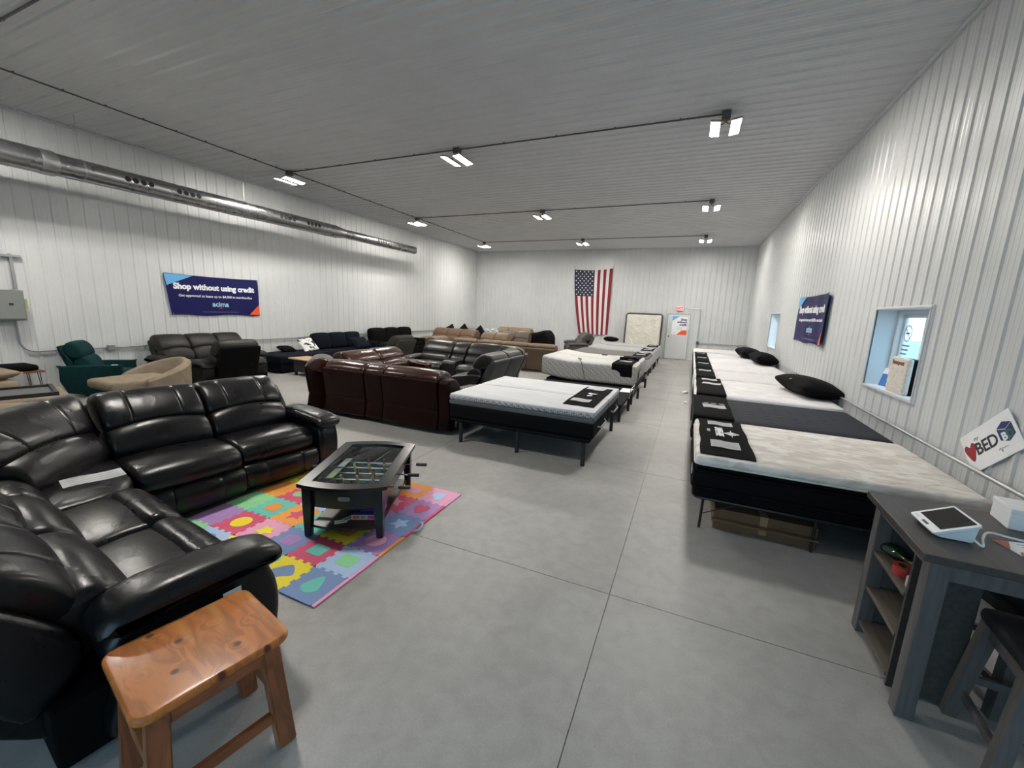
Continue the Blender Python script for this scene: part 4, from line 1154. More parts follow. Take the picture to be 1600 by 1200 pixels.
for j, row in enumerate(rows):
    for i, (c, ic, sh) in enumerate(row):
        x1, y0 = -S_ * i, S_ * j
        x0, y1 = x1 - S_, y0 + S_
        gp = 0.0006
        pts = []
        e = 0.012
        fl = lambda k, b: 0.0 if b else k
        for a, s in TT: pts.append((x0 + e + (S_ - 2 * e) * a, y0 + gp + fl(s, j == 0)))
        for a, s in TT: pts.append((x1 - gp + fl(s, i == 0), y0 + e + (S_ - 2 * e) * a))
        for a, s in TT[::-1]: pts.append((x0 + e + (S_ - 2 * e) * a, y1 - gp + fl(s, j == 5)))
        for a, s in TT[::-1]: pts.append((x0 + gp + fl(s, i == 5), y0 + e + (S_ - 2 * e) * a))
        tl = obj('tile', prism(B(), pts, 0.0, 0.012), FM[c], mat_t, False)
        M = T((x0 + x1) / 2, (y0 + y1) / 2, 0, (i * 1.3 + j * 0.7) if sh in ('blob', 'drop', 'star') and (i, j) != (0, 0) else 0.0)
        obj('inset', prism(B(), shape(sh, 0.085), 0.0122, 0.0135, M), FM[ic], tl, False)
# edge strips on the aisle side and near side
for j in range(6):
    pts = [(0.002 + s, S_ * j + 0.012 + (S_ - 0.024) * a) for a, s in TT if True]
    pts = [(0.0012, S_ * j + 0.002)] + [(0.0012 + max(0, 0), S_ * j + S_ - 0.002)] + [(0.026, S_ * j + S_ - 0.002), (0.026, S_ * j + 0.002)]
    obj('edge_strip', prism(B(), pts, 0.0, 0.012), FM['kkorrk'[j]], mat_t, False)
bm = B(); tube(bm, spline([(0.02, 1.02, 0.012), (0.06, 1.05, 0.02), (0.05, 1.13, 0.03), (0.0, 1.16, 0.015)], 4, False), 0.008, 6)
obj('loose_edge', bm, FM['l'], mat_t)

# ================================================================== FOOSBALL COFFEE TABLE
M_wblack = mat('black_lacquer', (0.010, 0.010, 0.011), 0.25, spec=0.5, noise=0.2, nscale=20)
M_field = mat('field_dark_green', (0.022, 0.032, 0.028), 0.4)
M_line = mat('field_line', (0.25, 0.28, 0.27), 0.5)
M_rod = mat('chrome_rod', (0.75, 0.75, 0.77), 0.18, metal=1.0)
ang = math.radians(24.6)
ft = thing('foosball_table', 'black foosball coffee table with glass top standing on the foam mat', 'coffee table', (-2.671, 2.779, 0.0135), ang)
W_, L_ = 0.61, 1.01    # leg footprint: x across, y along
hx, hy = W_ / 2, L_ / 2
for sx in (-1, 1):
    for sy in (-1, 1):
        bm = B()
        q = 0.036
        a = [bm.verts.new((sx * (hx - 0.01) + dx * 0.026, sy * (hy - 0.01) + dy * 0.026, 0)) for dx, dy in ((-1, -1), (1, -1), (1, 1), (-1, 1))]
        b = [bm.verts.new((sx * (hx - 0.015) + dx * q, sy * (hy - 0.015) + dy * q, 0.26)) for dx, dy in ((-1, -1), (1, -1), (1, 1), (-1, 1))]
        c = [bm.verts.new((sx * (hx - 0.015) + dx * q, sy * (hy - 0.015) + dy * q, 0.435)) for dx, dy in ((-1, -1), (1, -1), (1, 1), (-1, 1))]
        for lo, hi in ((a, b), (b, c)):
            for k in range(4): bm.faces.new((lo[k], lo[(k + 1) % 4], hi[(k + 1) % 4], hi[k]))
        bm.faces.new(a[::-1]); bm.faces.new(c)
        bmesh.ops.bevel(bm, geom=bm.edges[:], offset=0.004, segments=2, affect='EDGES')
        obj('leg', bm, M_wblack, ft, False)
# cabinet walls: straight sides, bowed ends
def bowed(hx, hy, bow, n=10):
    out = []
    for s in (1, -1):
        for i in range(n + 1):
            x = s * hx - s * 2 * hx * i / n
            out.append((x, s * (hy + bow * (1 - (x / hx) ** 2))))
    return out
def ring_prism(bm, outer, inner, z0, z1):
    n = len(outer)
    A = [[bm.verts.new((p[0], p[1], z)) for p in ring] for ring in (outer, inner) for z in (z0, z1)]
    for k in range(n):
        l = (k + 1) % n
        bm.faces.new((A[0][k], A[0][l], A[1][l], A[1][k])); bm.faces.new((A[2][l], A[2][k], A[3][k], A[3][l]))
        bm.faces.new((A[1][k], A[1][l], A[3][l], A[3][k])); bm.faces.new((A[0][l], A[0][k], A[2][k], A[2][l]))
    return bm
obj('cabinet', ring_prism(B(), bowed(hx - 0.01, hy - 0.02, 0.05), bowed(hx - 0.032, hy - 0.042, 0.04), 0.26, 0.435), M_wblack, ft, False)
bm = ring_prism(B(), bowed(hx + 0.06, hy + 0.02, 0.075, 14), bowed(hx - 0.035, hy - 0.045, 0.04, 14), 0.435, 0.466)
bmesh.ops.bevel(bm, geom=[e for e in bm.edges if e.calc_length() > 0.02 and len(e.link_faces) == 2 and e.calc_face_angle(0) > 0.9], offset=0.005, segments=2, affect='EDGES')
obj('top_frame', bm, M_wblack, ft, False)
fld = obj('playing_field', prism(B(), bowed(hx - 0.034, hy - 0.044, 0.039), 0.275, 0.285), M_field, ft, False)
bm = B()
for y in (-0.30, 0.0, 0.30): bx((-0.2, y - 0.004, 0.2852), (0.2, y + 0.004, 0.2862), bm=bm)
pts = [(0.07 * math.cos(2 * PI * k / 24), 0.07 * math.sin(2 * PI * k / 24), 0.2857) for k in range(25)]
tube(bm, pts, 0.003, 4, False)
obj('field_marking', bm, M_line, fld, False)
obj('glass', prism(B(), bowed(hx - 0.033, hy - 0.043, 0.04), 0.448, 0.452), glass_mat('table_glass', (0.9, 0.93, 0.92)), ft, False)
for y in (-0.16, 0.10):
    pn = obj('score_panel', bx((-hx + 0.062, y - 0.11, 0.405), (-hx + 0.125, y + 0.11, 0.41)), M_line, ft, False)
    obj('score_card', bx((-hx + 0.066, y - 0.105, 0.4102), (-hx + 0.122, y + 0.02, 0.4115)), mat('card_green', (0.35, 0.42, 0.15), 0.5) if y < 0 else mat('card_pale', (0.45, 0.5, 0.5), 0.5), pn, False)
obj('end_badge', prism(B(), rrect(0.14, 0.05, 0.024, 5, 0.08, 0.37), 0.287, 0.29), mat('badge_grey', (0.25, 0.26, 0.25), 0.4), ft, False)
obj('cue', tube(B(), [(-0.05, 0.28, 0.31), (0.13, 0.42, 0.42)], 0.006, 6), M_rod, ft)
M_pr = mat('player_red', (0.25, 0.03, 0.02), 0.5); M_py = mat('player_yellow', (0.65, 0.58, 0.22), 0.5); M_skin = mat('player_grey', (0.35, 0.3, 0.25), 0.5)
def player(par, x, y, z, m, tilt):
    bm = B(); M = T(x, y, z, rx=tilt)
    lathe(bm, [(0.004, 0.020), (0.012, 0.026), (0.013, 0.036), (0.008, 0.046), (0.002, 0.048)], 10, M)   # head
    lathe(bm, [(0.006, 0.018), (0.015, 0.010), (0.016, 0.0), (0.012, -0.018), (0.010, -0.022)], 10, M)      # torso
    box(bm, (0, 0.0, -0.045), (0.018, 0.012, 0.05), 0.003, M); box(bm, (0, 0.006, -0.072), (0.022, 0.026, 0.012), 0.003, M)
    obj('player', bm, m, par)
for k, (y, col, npl, side, ext) in enumerate(((-0.33, M_pr, 3, 1, 0.20), (-0.20, M_py, 3, -1, 0.10), (-0.06, M_pr, 2, 1, 0.22), (0.07, M_py, 3, -1, 0.2), (0.20, M_pr, 2, 1, 0.24))):
    z = 0.372
    xa, xb = (-hx + 0.06, hx + ext) if side > 0 else (-hx - ext, hx - 0.06)
    rd = obj('rod', tube(B(), [(xa, y, z), (xb, y, z)], 0.006, 8), M_rod, ft)
    hxh = xb if side > 0 else xa
    obj('handle', tube(B(), [(hxh - side * 0.10, y, z), (hxh - side * 0.09, y, z), (hxh, y, z), (hxh + side * 0.004, y, z)], 0.016, 10, True, [0.012, 0.016, 0.016, 0.012]), M_black, rd)
    sp = {3: (-0.14, 0.0, 0.14), 2: (-0.06, 0.09)}[npl]
    for x in sp: player(rd, x + 0.01 * k, y, z, col, 0.25 if col is M_py else -0.1)
obj('shelf', prism(B(), bowed(hx - 0.025, hy - 0.03, 0.05), 0.065, 0.085), mat('shelf_black', (0.03, 0.028, 0.026), 0.3), ft, False)
bm = prism(B(), rrect(0.10, 0.036, 0.016, 5), 0, 0.004)
bm.transform(T(0.02, -hy - 0.032, 0.35, rx=PI / 2)); obj('goal_slot', bm, mat('slot_grey', (0.18, 0.17, 0.165), 0.3), ft, False)
bpy.context.view_layer.update()
def in_ft(x, y, z):
    c, s = math.cos(ang), math.sin(ang)
    return (-2.671 + x * c - y * s, 2.779 + x * s + y * c, z + 0.0135)
gb = thing('board_game_box', 'colourful board game box on the lower shelf of the foosball table', 'game box', in_ft(0.13, -0.25, 0.085), ang + 0.05)
obj('box_body', bx((-0.12, -0.13, 0), (0.12, 0.13, 0.05), 0.002), mat('game_blue', (0.02, 0.04, 0.25), 0.4), gb, False)
obj('front_panel', bx((-0.118, -0.132, 0.004), (0.0, -0.1302, 0.046)), FM['y'], gb, False)
obj('front_panel', bx((0.0, -0.132, 0.004), (0.118, -0.1302, 0.046)), FM['k'], gb, False)
obj('front_panel', bx((-0.11, -0.134, 0.01), (-0.05, -0.1322, 0.042)), FM['r'], gb, False)
obj('front_panel', bx((0.02, -0.134, 0.012), (0.10, -0.1322, 0.040)), FM['r'], gb, False)
obj('dot_pattern', bx((-0.04, -0.134, 0.012), (-0.005, -0.1322, 0.04)), FM['b'], gb, False)
obj('side_panel', bx((0.1202, -0.12, 0.005), (0.122, 0.12, 0.045)), FM['r'], gb, False)
g2 = thing('board_game_box', 'purple and red game box on top of the yellow-fronted game box', 'game box', in_ft(0.16, -0.22, 0.136), ang + 0.1)
obj('box_body', bx((-0.10, -0.10, 0), (0.10, 0.11, 0.045), 0.002), mat('game_purple', (0.10, 0.02, 0.18), 0.4), g2, False)
obj('lid_panel', bx((-0.09, -0.09, 0.0452), (0.09, 0.0, 0.0465)), mat('game_maroon', (0.2, 0.01, 0.03), 0.4), g2, False)
g3 = thing('toy_ball', 'small blue ball beside the game boxes under the foosball table', 'ball', in_ft(0.02, -0.05, 0.085))
obj('ball', lathe(B(), [(0.045 * math.sin(PI * k / 10), 0.045 - 0.045 * math.cos(PI * k / 10)) for k in range(11)], 16), mat('game_blue', (0.02, 0.04, 0.25), 0.4), g3)
for k, (x, y, a) in enumerate(((-0.06, -0.42, 0.4), (-0.01, -0.36, 0.9))):
    cd = thing('game_card', ['white and green game card on the shelf edge of the foosball table', 'white game card behind the green-edged card on the foosball shelf'][k], 'game card', in_ft(x, y, 0.0855 + 0.003 * k), ang + a)
    obj('card', bx((-0.05, -0.03, 0), (0.05, 0.03, 0.002)), M_paper, cd, False)
    obj('print', bx((-0.045, -0.006, 0.0022), (0.045, 0.006, 0.0026)), FM['g'] if k == 0 else M_ink, cd, False)

# ================================================================== CEDAR BENCH
def cedar(name, base=(0.46, 0.150, 0.036), dark=(0.11, 0.028, 0.016), light=(0.72, 0.37, 0.12), rot=0.0, sc=1.0, axis='Y', knots=True):
    m = mat(name, base, 0.34, spec=0.35, coat=0.08, coatr=0.12)
    nt = m.node_tree; N, L = nt.nodes, nt.links; b = N['Principled BSDF']
    tc = N.new('ShaderNodeTexCoord'); mp = N.new('ShaderNodeMapping')
    mp.inputs['Scale'].default_value = {'Y': (9 * sc, 1.6 * sc, 9 * sc), 'X': (1.6 * sc, 9 * sc, 9 * sc), 'Z': (9 * sc, 9 * sc, 1.6 * sc)}[axis]
    L.new(tc.outputs['Object'], mp.inputs['Vector'])
    vor = N.new('ShaderNodeTexVoronoi'); vor.inputs['Scale'].default_value = 7.0 if knots else 2.0
    if knots: vor.voronoi_dimensions = '2D'
    L.new(tc.outputs['Object'], vor.inputs['Vector'])
    # knots push the grain aside
    kf = N.new('ShaderNodeMapRange'); kf.inputs[1].default_value = 0.0; kf.inputs[2].default_value = 0.34; kf.inputs[3].default_value = 0.55; kf.inputs[4].default_value = 0.0
    L.new(vor.outputs['Distance'], kf.inputs[0])
    ad = N.new('ShaderNodeVectorMath'); ad.operation = 'ADD'
    L.new(mp.outputs[0], ad.inputs[0]); L.new(kf.outputs[0], ad.inputs[1])
    n = N.new('ShaderNodeTexNoise'); n.inputs['Scale'].default_value = 1.0; n.inputs['Detail'].default_value = 4; n.inputs['Distortion'].default_value = 0.9
    L.new(ad.outputs[0], n.inputs['Vector'])
    wv = N.new('ShaderNodeMath'); wv.operation = 'MULTIPLY'; wv.inputs[1].default_value = 26
    L.new(n.outputs['Fac'], wv.inputs[0])
    sn = N.new('ShaderNodeMath'); sn.operation = 'SINE'; L.new(wv.outputs[0], sn.inputs[0])
    r = N.new('ShaderNodeValToRGB'); cr = r.color_ramp
    cr.elements[0].position = 0.0; cr.elements[0].color = (*[c * 0.80 for c in base], 1)
    cr.elements[1].position = 1.0; cr.elements[1].color = (*[c * 1.15 for c in base], 1)
    mr = N.new('ShaderNodeMapRange'); mr.inputs[1].default_value = -1; mr.inputs[2].default_value = 1
    L.new(sn.outputs[0], mr.inputs[0]); L.new(mr.outputs[0], r.inputs[0])
    n3 = N.new('ShaderNodeTexNoise'); n3.inputs['Scale'].default_value = 0.8; n3.inputs['Detail'].default_value = 2
    L.new(mp.outputs[0], n3.inputs['Vector'])
    r3 = N.new('ShaderNodeValToRGB'); r3.color_ramp.elements[0].position = 0.54; r3.color_ramp.elements[1].position = 0.70
    L.new(n3.outputs['Fac'], r3.inputs[0])
    m1 = N.new('ShaderNodeMix'); m1.data_type = 'RGBA'; L.new(r3.outputs[0], m1.inputs[0]); L.new(r.outputs[0], m1.inputs[6]); m1.inputs[7].default_value = (*light, 1)
    out = m1.outputs[2]
    if knots:
        kr = N.new('ShaderNodeValToRGB'); kr.color_ramp.elements[0].position = 0.06; kr.color_ramp.elements[1].position = 0.125
        kr.color_ramp.elements[0].color = (1, 1, 1, 1); kr.color_ramp.elements[1].color = (0, 0, 0, 1)
        L.new(vor.outputs['Distance'], kr.inputs[0])
        sp3 = N.new('ShaderNodeSeparateColor'); L.new(vor.outputs['Color'], sp3.inputs[0])
        gt = N.new('ShaderNodeMath'); gt.operation = 'GREATER_THAN'; gt.inputs[1].default_value = 0.42; L.new(sp3.outputs[0], gt.inputs[0])
        ml = N.new('ShaderNodeMath'); ml.operation = 'MULTIPLY'; L.new(kr.outputs[0], ml.inputs[0]); L.new(gt.outputs[0], ml.inputs[1])
        m2 = N.new('ShaderNodeMix'); m2.data_type = 'RGBA'; L.new(ml.outputs[0], m2.inputs[0]); L.new(out, m2.inputs[6]); m2.inputs[7].default_value = (*dark, 1)
        out = m2.outputs[2]
    L.new(out, b.inputs['Base Color'])
    return m
M_ced = cedar('cedar_top', axis='X', sc=1.0)
M_cedleg = cedar('cedar_leg', (0.25, 0.085, 0.035), light=(0.45, 0.22, 0.09), axis='Z', sc=1.3, knots=False)
M_cedrail = cedar('cedar_rail', (0.27, 0.09, 0.035), light=(0.5, 0.25, 0.1), axis='Y', sc=1.1, knots=False)
ba = math.radians(-12.0)
cb_ = thing('wooden_bench', 'knotty red cedar bench in the left foreground', 'bench', (-1.690, 0.830, 0), ba)
# local x across the short side, y along the long side (pointing towards the aisle side)
bw, bl, bh = 0.46, 0.515, 0.55
def plank(w, l, z0, z1, r, rv):
    bm = B(); rings = []
    for k in range(11):
        if k <= 4: a_ = PI / 2 * k / 4; ins, z = rv * (1 - math.sin(a_)), z0 + rv * (1 - math.cos(a_))
        elif k >= 6: a_ = PI / 2 * (k - 6) / 4; ins, z = rv * (1 - math.cos(a_)), z1 - rv * (1 - math.sin(a_))
        else: continue
        rings.append([bm.verts.new((p[0], p[1], z)) for p in rrect(w - 2 * ins, l - 2 * ins, r - ins, 8)])
    n = len(rings[0])
    for i in range(len(rings) - 1):
        for j in range(n): bm.faces.new((rings[i][j], rings[i][(j + 1) % n], rings[i + 1][(j + 1) % n], rings[i + 1][j]))
    bm.faces.new(rings[0][::-1]); bm.faces.new(rings[-1])
    return bm
obj('seat_top', plank(bw, bl, bh - 0.036, bh, 0.055, 0.014), M_ced, cb_)
lx, ly = bw / 2 - 0.065, bl / 2 - 0.075
for sx in (-1, 1):
    for sy in (-1, 1):
        bm = B()
        top = [bm.verts.new((sx * lx + dx * 0.028, sy * ly + dy * 0.034, bh - 0.035)) for dx, dy in ((-1, -1), (1, -1), (1, 1), (-1, 1))]
        bot = [bm.verts.new((sx * (lx + 0.025) + dx * 0.028, sy * (ly + 0.035) + dy * 0.036, 0)) for dx, dy in ((-1, -1), (1, -1), (1, 1), (-1, 1))]
        for k in range(4): bm.faces.new((bot[k], bot[(k + 1) % 4], top[(k + 1) % 4], top[k]))
        bm.faces.new(bot[::-1]); bm.faces.new(top)
        bmesh.ops.bevel(bm, geom=bm.edges[:], offset=0.006, segments=2, affect='EDGES')
        obj('leg', bm, M_cedleg, cb_, False)
for s in (-1, 1):
    obj('apron', box(B(), (s * (lx + 0.012), 0, bh - 0.075), (0.022, 2 * ly - 0.06, 0.075), 0.004), M_cedrail, cb_, False)
    obj('apron', box(B(), (0, s * (ly + 0.01), bh - 0.075), (2 * lx - 0.05, 0.022, 0.075), 0.004), M_cedrail, cb_, False)
    obj('stretcher', box(B(), (s * (lx + 0.014), 0, 0.155), (0.026, 2 * ly - 0.02, 0.05), 0.005), M_cedrail, cb_, False)
    obj('stretcher', box(B(), (0, s * (ly + 0.022), 0.255), (2 * lx - 0.03, 0.026, 0.05), 0.005), M_cedrail, cb_, False)
tg = thing('price_sheet', 'edge of a white tag on the arm side behind the cedar bench', 'paper', (-1.915, 1.10, 0.0), -0.15)
obj('page', box(B(), (0, 0, 0.485), (0.002, 0.08, 0.09), 0.0), M_paper, tg, False)

# ================================================================== SOFAS FARTHER BACK
M_navyf = mat('fabric_navy', (0.007, 0.009, 0.017), 0.9, spec=0.1, bump=0.35, bscale=180, noise=0.25, nscale=10)
M_blackf = mat('fabric_black', (0.0045, 0.0045, 0.0045), 0.9, spec=0.06, bump=0.3, bscale=160)
M_teal_f = mat('fabric_teal', (0.003, 0.030, 0.033), 0.9, spec=0.2, bump=0.35, bscale=220, noise=0.2, nscale=12)
M_olive = mat('fabric_olive_grey', (0.034, 0.033, 0.027), 0.9, spec=0.2, bump=0.3, bscale=160)
M_dkbrown = mat('leather_dark_taupe', (0.010, 0.009, 0.0075), 0.5, spec=0.3, bump=0.3, bscale=20, bdist=0.004)
M_tan = mat('leather_tan', (0.16, 0.10, 0.058), 0.5, bump=0.4, bscale=16, bdist=0.006, noise=0.2, nscale=6)
M_tanback = mat('fabric_tan_back', (0.075, 0.050, 0.028), 0.7, bump=0.2, bscale=60)
M_beige = mat('fabric_beige', (0.24, 0.18, 0.115), 0.85, spec=0.2, bump=0.3, bscale=120)
M_taupe = mat('velvet_taupe', (0.25, 0.20, 0.145), 0.9, spec=0.2, bump=0.25, bscale=140, noise=0.2, nscale=8)
M_brownf = mat('leather_brown_taupe', (0.075, 0.050, 0.036), 0.55, bump=0.3, bscale=18, bdist=0.005)
M_slate = mat('leather_slate', (0.05, 0.044, 0.040), 0.5, bump=0.3, bscale=18, bdist=0.004)

def base_block(par, M, w, y0, y1, m, z0=0.03, z1=0.32):
    obj('base', box(B(), (0, (y0 + y1) / 2, (z0 + z1) / 2), (w, y1 - y0, z1 - z0), 0.01, M), m, par, False)
def console_unit(par, M, w, m, mb=None):
    obj('console', loft([(-0.12, 0.06), (-0.12, 0.54), (0.0, 0.58), (0.30, 0.58), (0.44, 0.55), (0.47, 0.44), (0.45, 0.06)], w - 0.01, 0.02, 0.0, None, (), 0.0, 4, 3, M), m, par)
    obj('backrest', loft(PB_LUMB, w - 0.01, 0.03, 0.004, None, (), 0, 4, 3, M), m, par)
    obj('headrest', loft(PB_HEAD, w - 0.01, 0.03, 0.004, None, (), 0, 4, 3, M), m, par)
    obj('back_shell', loft(PB_SHELL, w - 0.006, 0.015, 0.002, None, (), 0, 4, 3, M), mb or m, par)
    for x in (-0.06, 0.06):
        pass
def recl(name, label, loc, rz, spec, m, mb=None, cat='sofa', group=None, zs=1.0, aw=0.22, az=0.60, grooves=False, n=6, foot=FOOT):
    """spec: list of ('a',) arm / ('s', width) seat / ('c', width) console from -x to +x"""
    t = thing(name, label, cat, loc, rz, group)
    t.scale = (1, 1, zs)
    tot = sum(aw if q[0] == 'a' else q[1] for q in spec)
    x = -tot / 2
    for q in spec:
        w = aw if q[0] == 'a' else q[1]
        M = T(x + w / 2, 0, 0)
        if q[0] == 'a': arm_unit(t, M, w, m, -0.28, 0.46, az, n=4)
        elif q[0] == 's': seat_unit(t, M, w, m, grooves, mb, n, foot=foot)
        else: console_unit(t, M, w, m, mb)
        x += w
    base_block(t, T(0, 0, 0), tot - 0.06, -0.38, 0.40, M_blackf, 0.0, 0.30)
    return t
# foreground sectional gets its hidden bases here
base_block(sec, RA(1.18, vA), 1.70, -0.40, 0.50, M_blackf, 0.025, 0.30)
base_block(sec, RB(0.0, 1.35), 1.60, -0.36, 0.34, M_blackf, 0.025, 0.30)

recl('reclining_sofa', 'dark three-seat reclining sofa against the left wall under the navy banner', (-10.28, 5.88, 0), -PI / 2, [('a',), ('s', 0.60), ('s', 0.60), ('s', 0.60), ('a',)], M_dkbrown, None, zs=1.055, aw=0.2)
recl('recliner', 'dark recliner seen from behind in front of the dark three-seat sofa', (-9.15, 5.62, 0), PI / 2 - 0.12, [('a',), ('s', 0.78), ('a',)], M_dkbrown, M_blackf, 'recliner', zs=1.045, aw=0.24, az=0.58)
recl('recliner', 'olive grey recliner seen from behind beyond the brown leather sectional', (-8.42, 10.15, 0), PI / 2 - 0.05, [('a',), ('s', 0.76), ('a',)], M_olive, M_olive, 'recliner', zs=1.0, aw=0.16, az=0.55)

# teal swivel recliner with flared track arms
tc_ = thing('armchair', 'dark teal fabric recliner armchair by the left wall', 'armchair', (-10.40, 3.98, 0), math.radians(-38))
T_HEAD = [(-0.17, 0.72), (-0.13, 0.80), (-0.17, 0.93), (-0.25, 1.01), (-0.34, 1.00), (-0.38, 0.90), (-0.34, 0.76), (-0.25, 0.70)]
T_LUMB = [(-0.08, 0.42), (-0.01, 0.50), (-0.03, 0.62), (-0.10, 0.74), (-0.20, 0.76), (-0.28, 0.66), (-0.24, 0.48), (-0.16, 0.42)]
T_SHELL = [(-0.22, 0.14), (-0.20, 0.35), (-0.30, 0.68), (-0.42, 0.93), (-0.45, 0.92), (-0.40, 0.70), (-0.30, 0.40), (-0.30, 0.14)]
b_ = obj('backrest', loft(T_LUMB, 0.56, 0.05, 0.014, None, (), 0, 8, 3), M_teal_f, tc_)
obj('headrest', loft(T_HEAD, 0.60, 0.05, 0.014, None, (), 0, 8, 3), M_teal_f, b_)
obj('back_shell', loft(T_SHELL, 0.64, 0.02, 0.0, None, (), 0, 6, 3), M_teal_f, tc_)
obj('seat_cushion', loft([(-0.12, 0.30), (-0.10, 0.44), (0.2, 0.47), (0.44, 0.45), (0.50, 0.38), (0.48, 0.26), (0.3, 0.22)], 0.56, 0.04, 0.012), M_teal_f, tc_)
for s in (-1, 1):
    bm = B()
    pr = [(-0.36, 0.10), (-0.42, 0.56), (-0.38, 0.60), (0.36, 0.60), (0.42, 0.56), (0.34, 0.10)]
    loft(pr, 0.10, 0.02, 0.003, None, (), 0, 4, 2, T(s * 0.36, 0, 0), bm, lambda v, s=s: (v.x + 0.10 * (v.z - 0.1) * (1 if v.x > 0 else -1) if False else v.x, v.y, v.z))
    for v in bm.verts: v.co.x += s * 0.10 * (v.co.z - 0.1)
    obj('arm', bm, M_teal_f, tc_)
obj('footrest', loft([(0.36, 0.12), (0.40, 0.24), (0.47, 0.25), (0.48, 0.14)], 0.58, 0.02, 0.004), M_teal_f, tc_)
obj('base', lathe(B(), [(0.26, 0.0), (0.26, 0.02), (0.06, 0.04), (0.05, 0.14)], 24), M_blackm, tc_)
tg_ = obj('hang_tag', box(B(), (0.42, 0.33, 0.56), (0.006, 0.09, 0.11), 0.002, T(0, 0, 0, 0)), M_paper, tc_, False)

# taupe barrel chair
bc = thing('barrel_chair', 'taupe velvet barrel chair behind the black sectional', 'armchair', (-8.92, 4.12, 0), 0.0)
def barrel(r, th, z0, hfn, a0, a1, n=40):
    bm = B(); rings = []
    for i in range(n + 1):
        a = a0 + (a1 - a0) * i / n
        h = hfn(i / n)
        c, s = math.cos(a), math.sin(a)
        k = [(r - th, z0), (r - th, h - 0.04), (r - th * 0.8, h - 0.01), (r - th * 0.5, h), (r - th * 0.2, h - 0.01), (r + 0.03, h - 0.05), (r, z0)]
        rings.append([bm.verts.new((q * c, q * s, z)) for q, z in k])
    m = len(rings[0])
    for i in range(n):
        for j in range(m): bm.faces.new((rings[i][j], rings[i][(j + 1) % m], rings[i + 1][(j + 1) % m], rings[i + 1][j]))
    bm.faces.new(rings[0][::-1]); bm.faces.new(rings[-1])
    return bm
obj('back_shell', barrel(0.54, 0.12, 0.08, lambda t: 0.50 + 0.29 * (1 - abs(2 * t - 1) ** 1.5), -0.55, PI + 0.55), M_taupe, bc)
sb = soft(0.82, 0.98, 0.16, 0.06, (0, 0, 0.02), 10)
for v in sb.verts: v.co = Vector((v.co.x * (1 - 0.25 * max(0, v.co.y / 0.5) ** 2), v.co.y - 0.28, v.co.z + 0.41))
obj('seat_cushion', sb, M_taupe, bc)
obj('base', lathe(B(), [(0.40, 0.0), (0.46, 0.05), (0.48, 0.32), (0.3, 0.34)], 28), M_taupe, bc)

# taupe ottoman with black tray, taupe cushion
ot = thing('ottoman', 'taupe upholstered ottoman with a black tray top, far left', 'ottoman', (-8.98, 2.30, 0), math.radians(-14))
obj('body', soft(1.0, 1.30, 0.36, 0.05, (0.01, 0.01, 0.006), 8, None, T(0, 0, 0.24)), M_taupe, ot)
bm = B()
for lo, hi in (((-0.42, -0.55), (0.42, -0.50)), ((-0.42, 0.50), (0.42, 0.55)), ((-0.42, -0.50), (-0.37, 0.50)), ((0.37, -0.50), (0.42, 0.50))):
    bx((lo[0], lo[1], 0.42), (hi[0], hi[1], 0.475), 0.004, bm=bm)
obj('tray_rim', bm, M_black, ot, False)
obj('tray_base', bx((-0.369, -0.499, 0.424), (0.369, 0.499, 0.44)), mat('tray_grey', (0.10, 0.10, 0.105), 0.5), ot, False)
for sx in (-0.4, 0.4):
    for sy in (-0.55, 0.55): obj('foot', lathe(B(), [(0.02, 0), (0.03, 0.08)], 10, T(sx, sy, 0)), M_black, ot)
pillow('pillow', 'taupe cushion lying behind the black tray ottoman at the left edge', 0.55, 0.55, 0.18, T(-9.92, 2.45, 0.62, 0.2), M_taupe, 'cushion')
pf = thing('pouf', 'taupe pouf carrying the cushion at the left edge', 'pouf', (-9.92, 2.42, 0))
obj('body', soft(0.60, 0.60, 0.52, 0.08, (0.02, 0.02, 0.01), 8, None, T(0, 0, 0.26)), M_taupe, pf)
t2 = thing('armchair', 'taupe chair arm rounding up at the left edge behind the black sectional', 'armchair', (-7.75, 1.75, 0), -0.2)
obj('arm', soft(0.30, 0.95, 0.58, 0.10, (0.01, 0.01, 0.01), 8, None, T(0.35, 0, 0.29)), M_taupe, t2)
obj('seat', soft(0.55, 0.90, 0.40, 0.07, (0, 0, 0.02), 8, None, T(-0.08, 0, 0.21)), M_taupe, t2)
obj('backrest', soft(0.80, 0.24, 0.75, 0.08, (0, 0.02, 0.01), 8, None, T(0.05, -0.50, 0.38)), M_taupe, t2)

# hairpin table with black round cushion at far left
ht = thing('side_table', 'small wooden table on black hairpin legs by the left wall', 'side table', (-10.55, 2.72, 0))
obj('table_top', bx((-0.28, -0.48, 0.53), (0.28, 0.48, 0.56), 0.006), mat('walnut_top', (0.17, 0.065, 0.03), 0.4, noise=0.4, nscale=4), ht, False)
obj('inlay', bx((-0.282, 0.05, 0.531), (0.282, 0.22, 0.5612), 0.004), mat('maple_inlay', (0.5, 0.3, 0.13), 0.4), ht, False)
for sx in (-1, 1):
    for sy in (-1, 1):
        x, y = sx * 0.23, sy * 0.41
        obj('leg', tube(B(), [(x - 0.05, y, 0.53), (x, y + sy * 0.03, 0.008), (x + 0.0, y + sy * 0.035, 0.006), (x + 0.05, y, 0.53)], 0.006, 6), M_blackm, ht)
cu = thing('cushion', 'flat black cushion on the hairpin side table', 'cushion', (-10.55, 2.66, 0.562))
obj('cover', soft(0.50, 0.98, 0.10, 0.048, (0.0, 0.0, 0.012), 8, None, T(0, 0, 0.05)), M_blackf, cu)

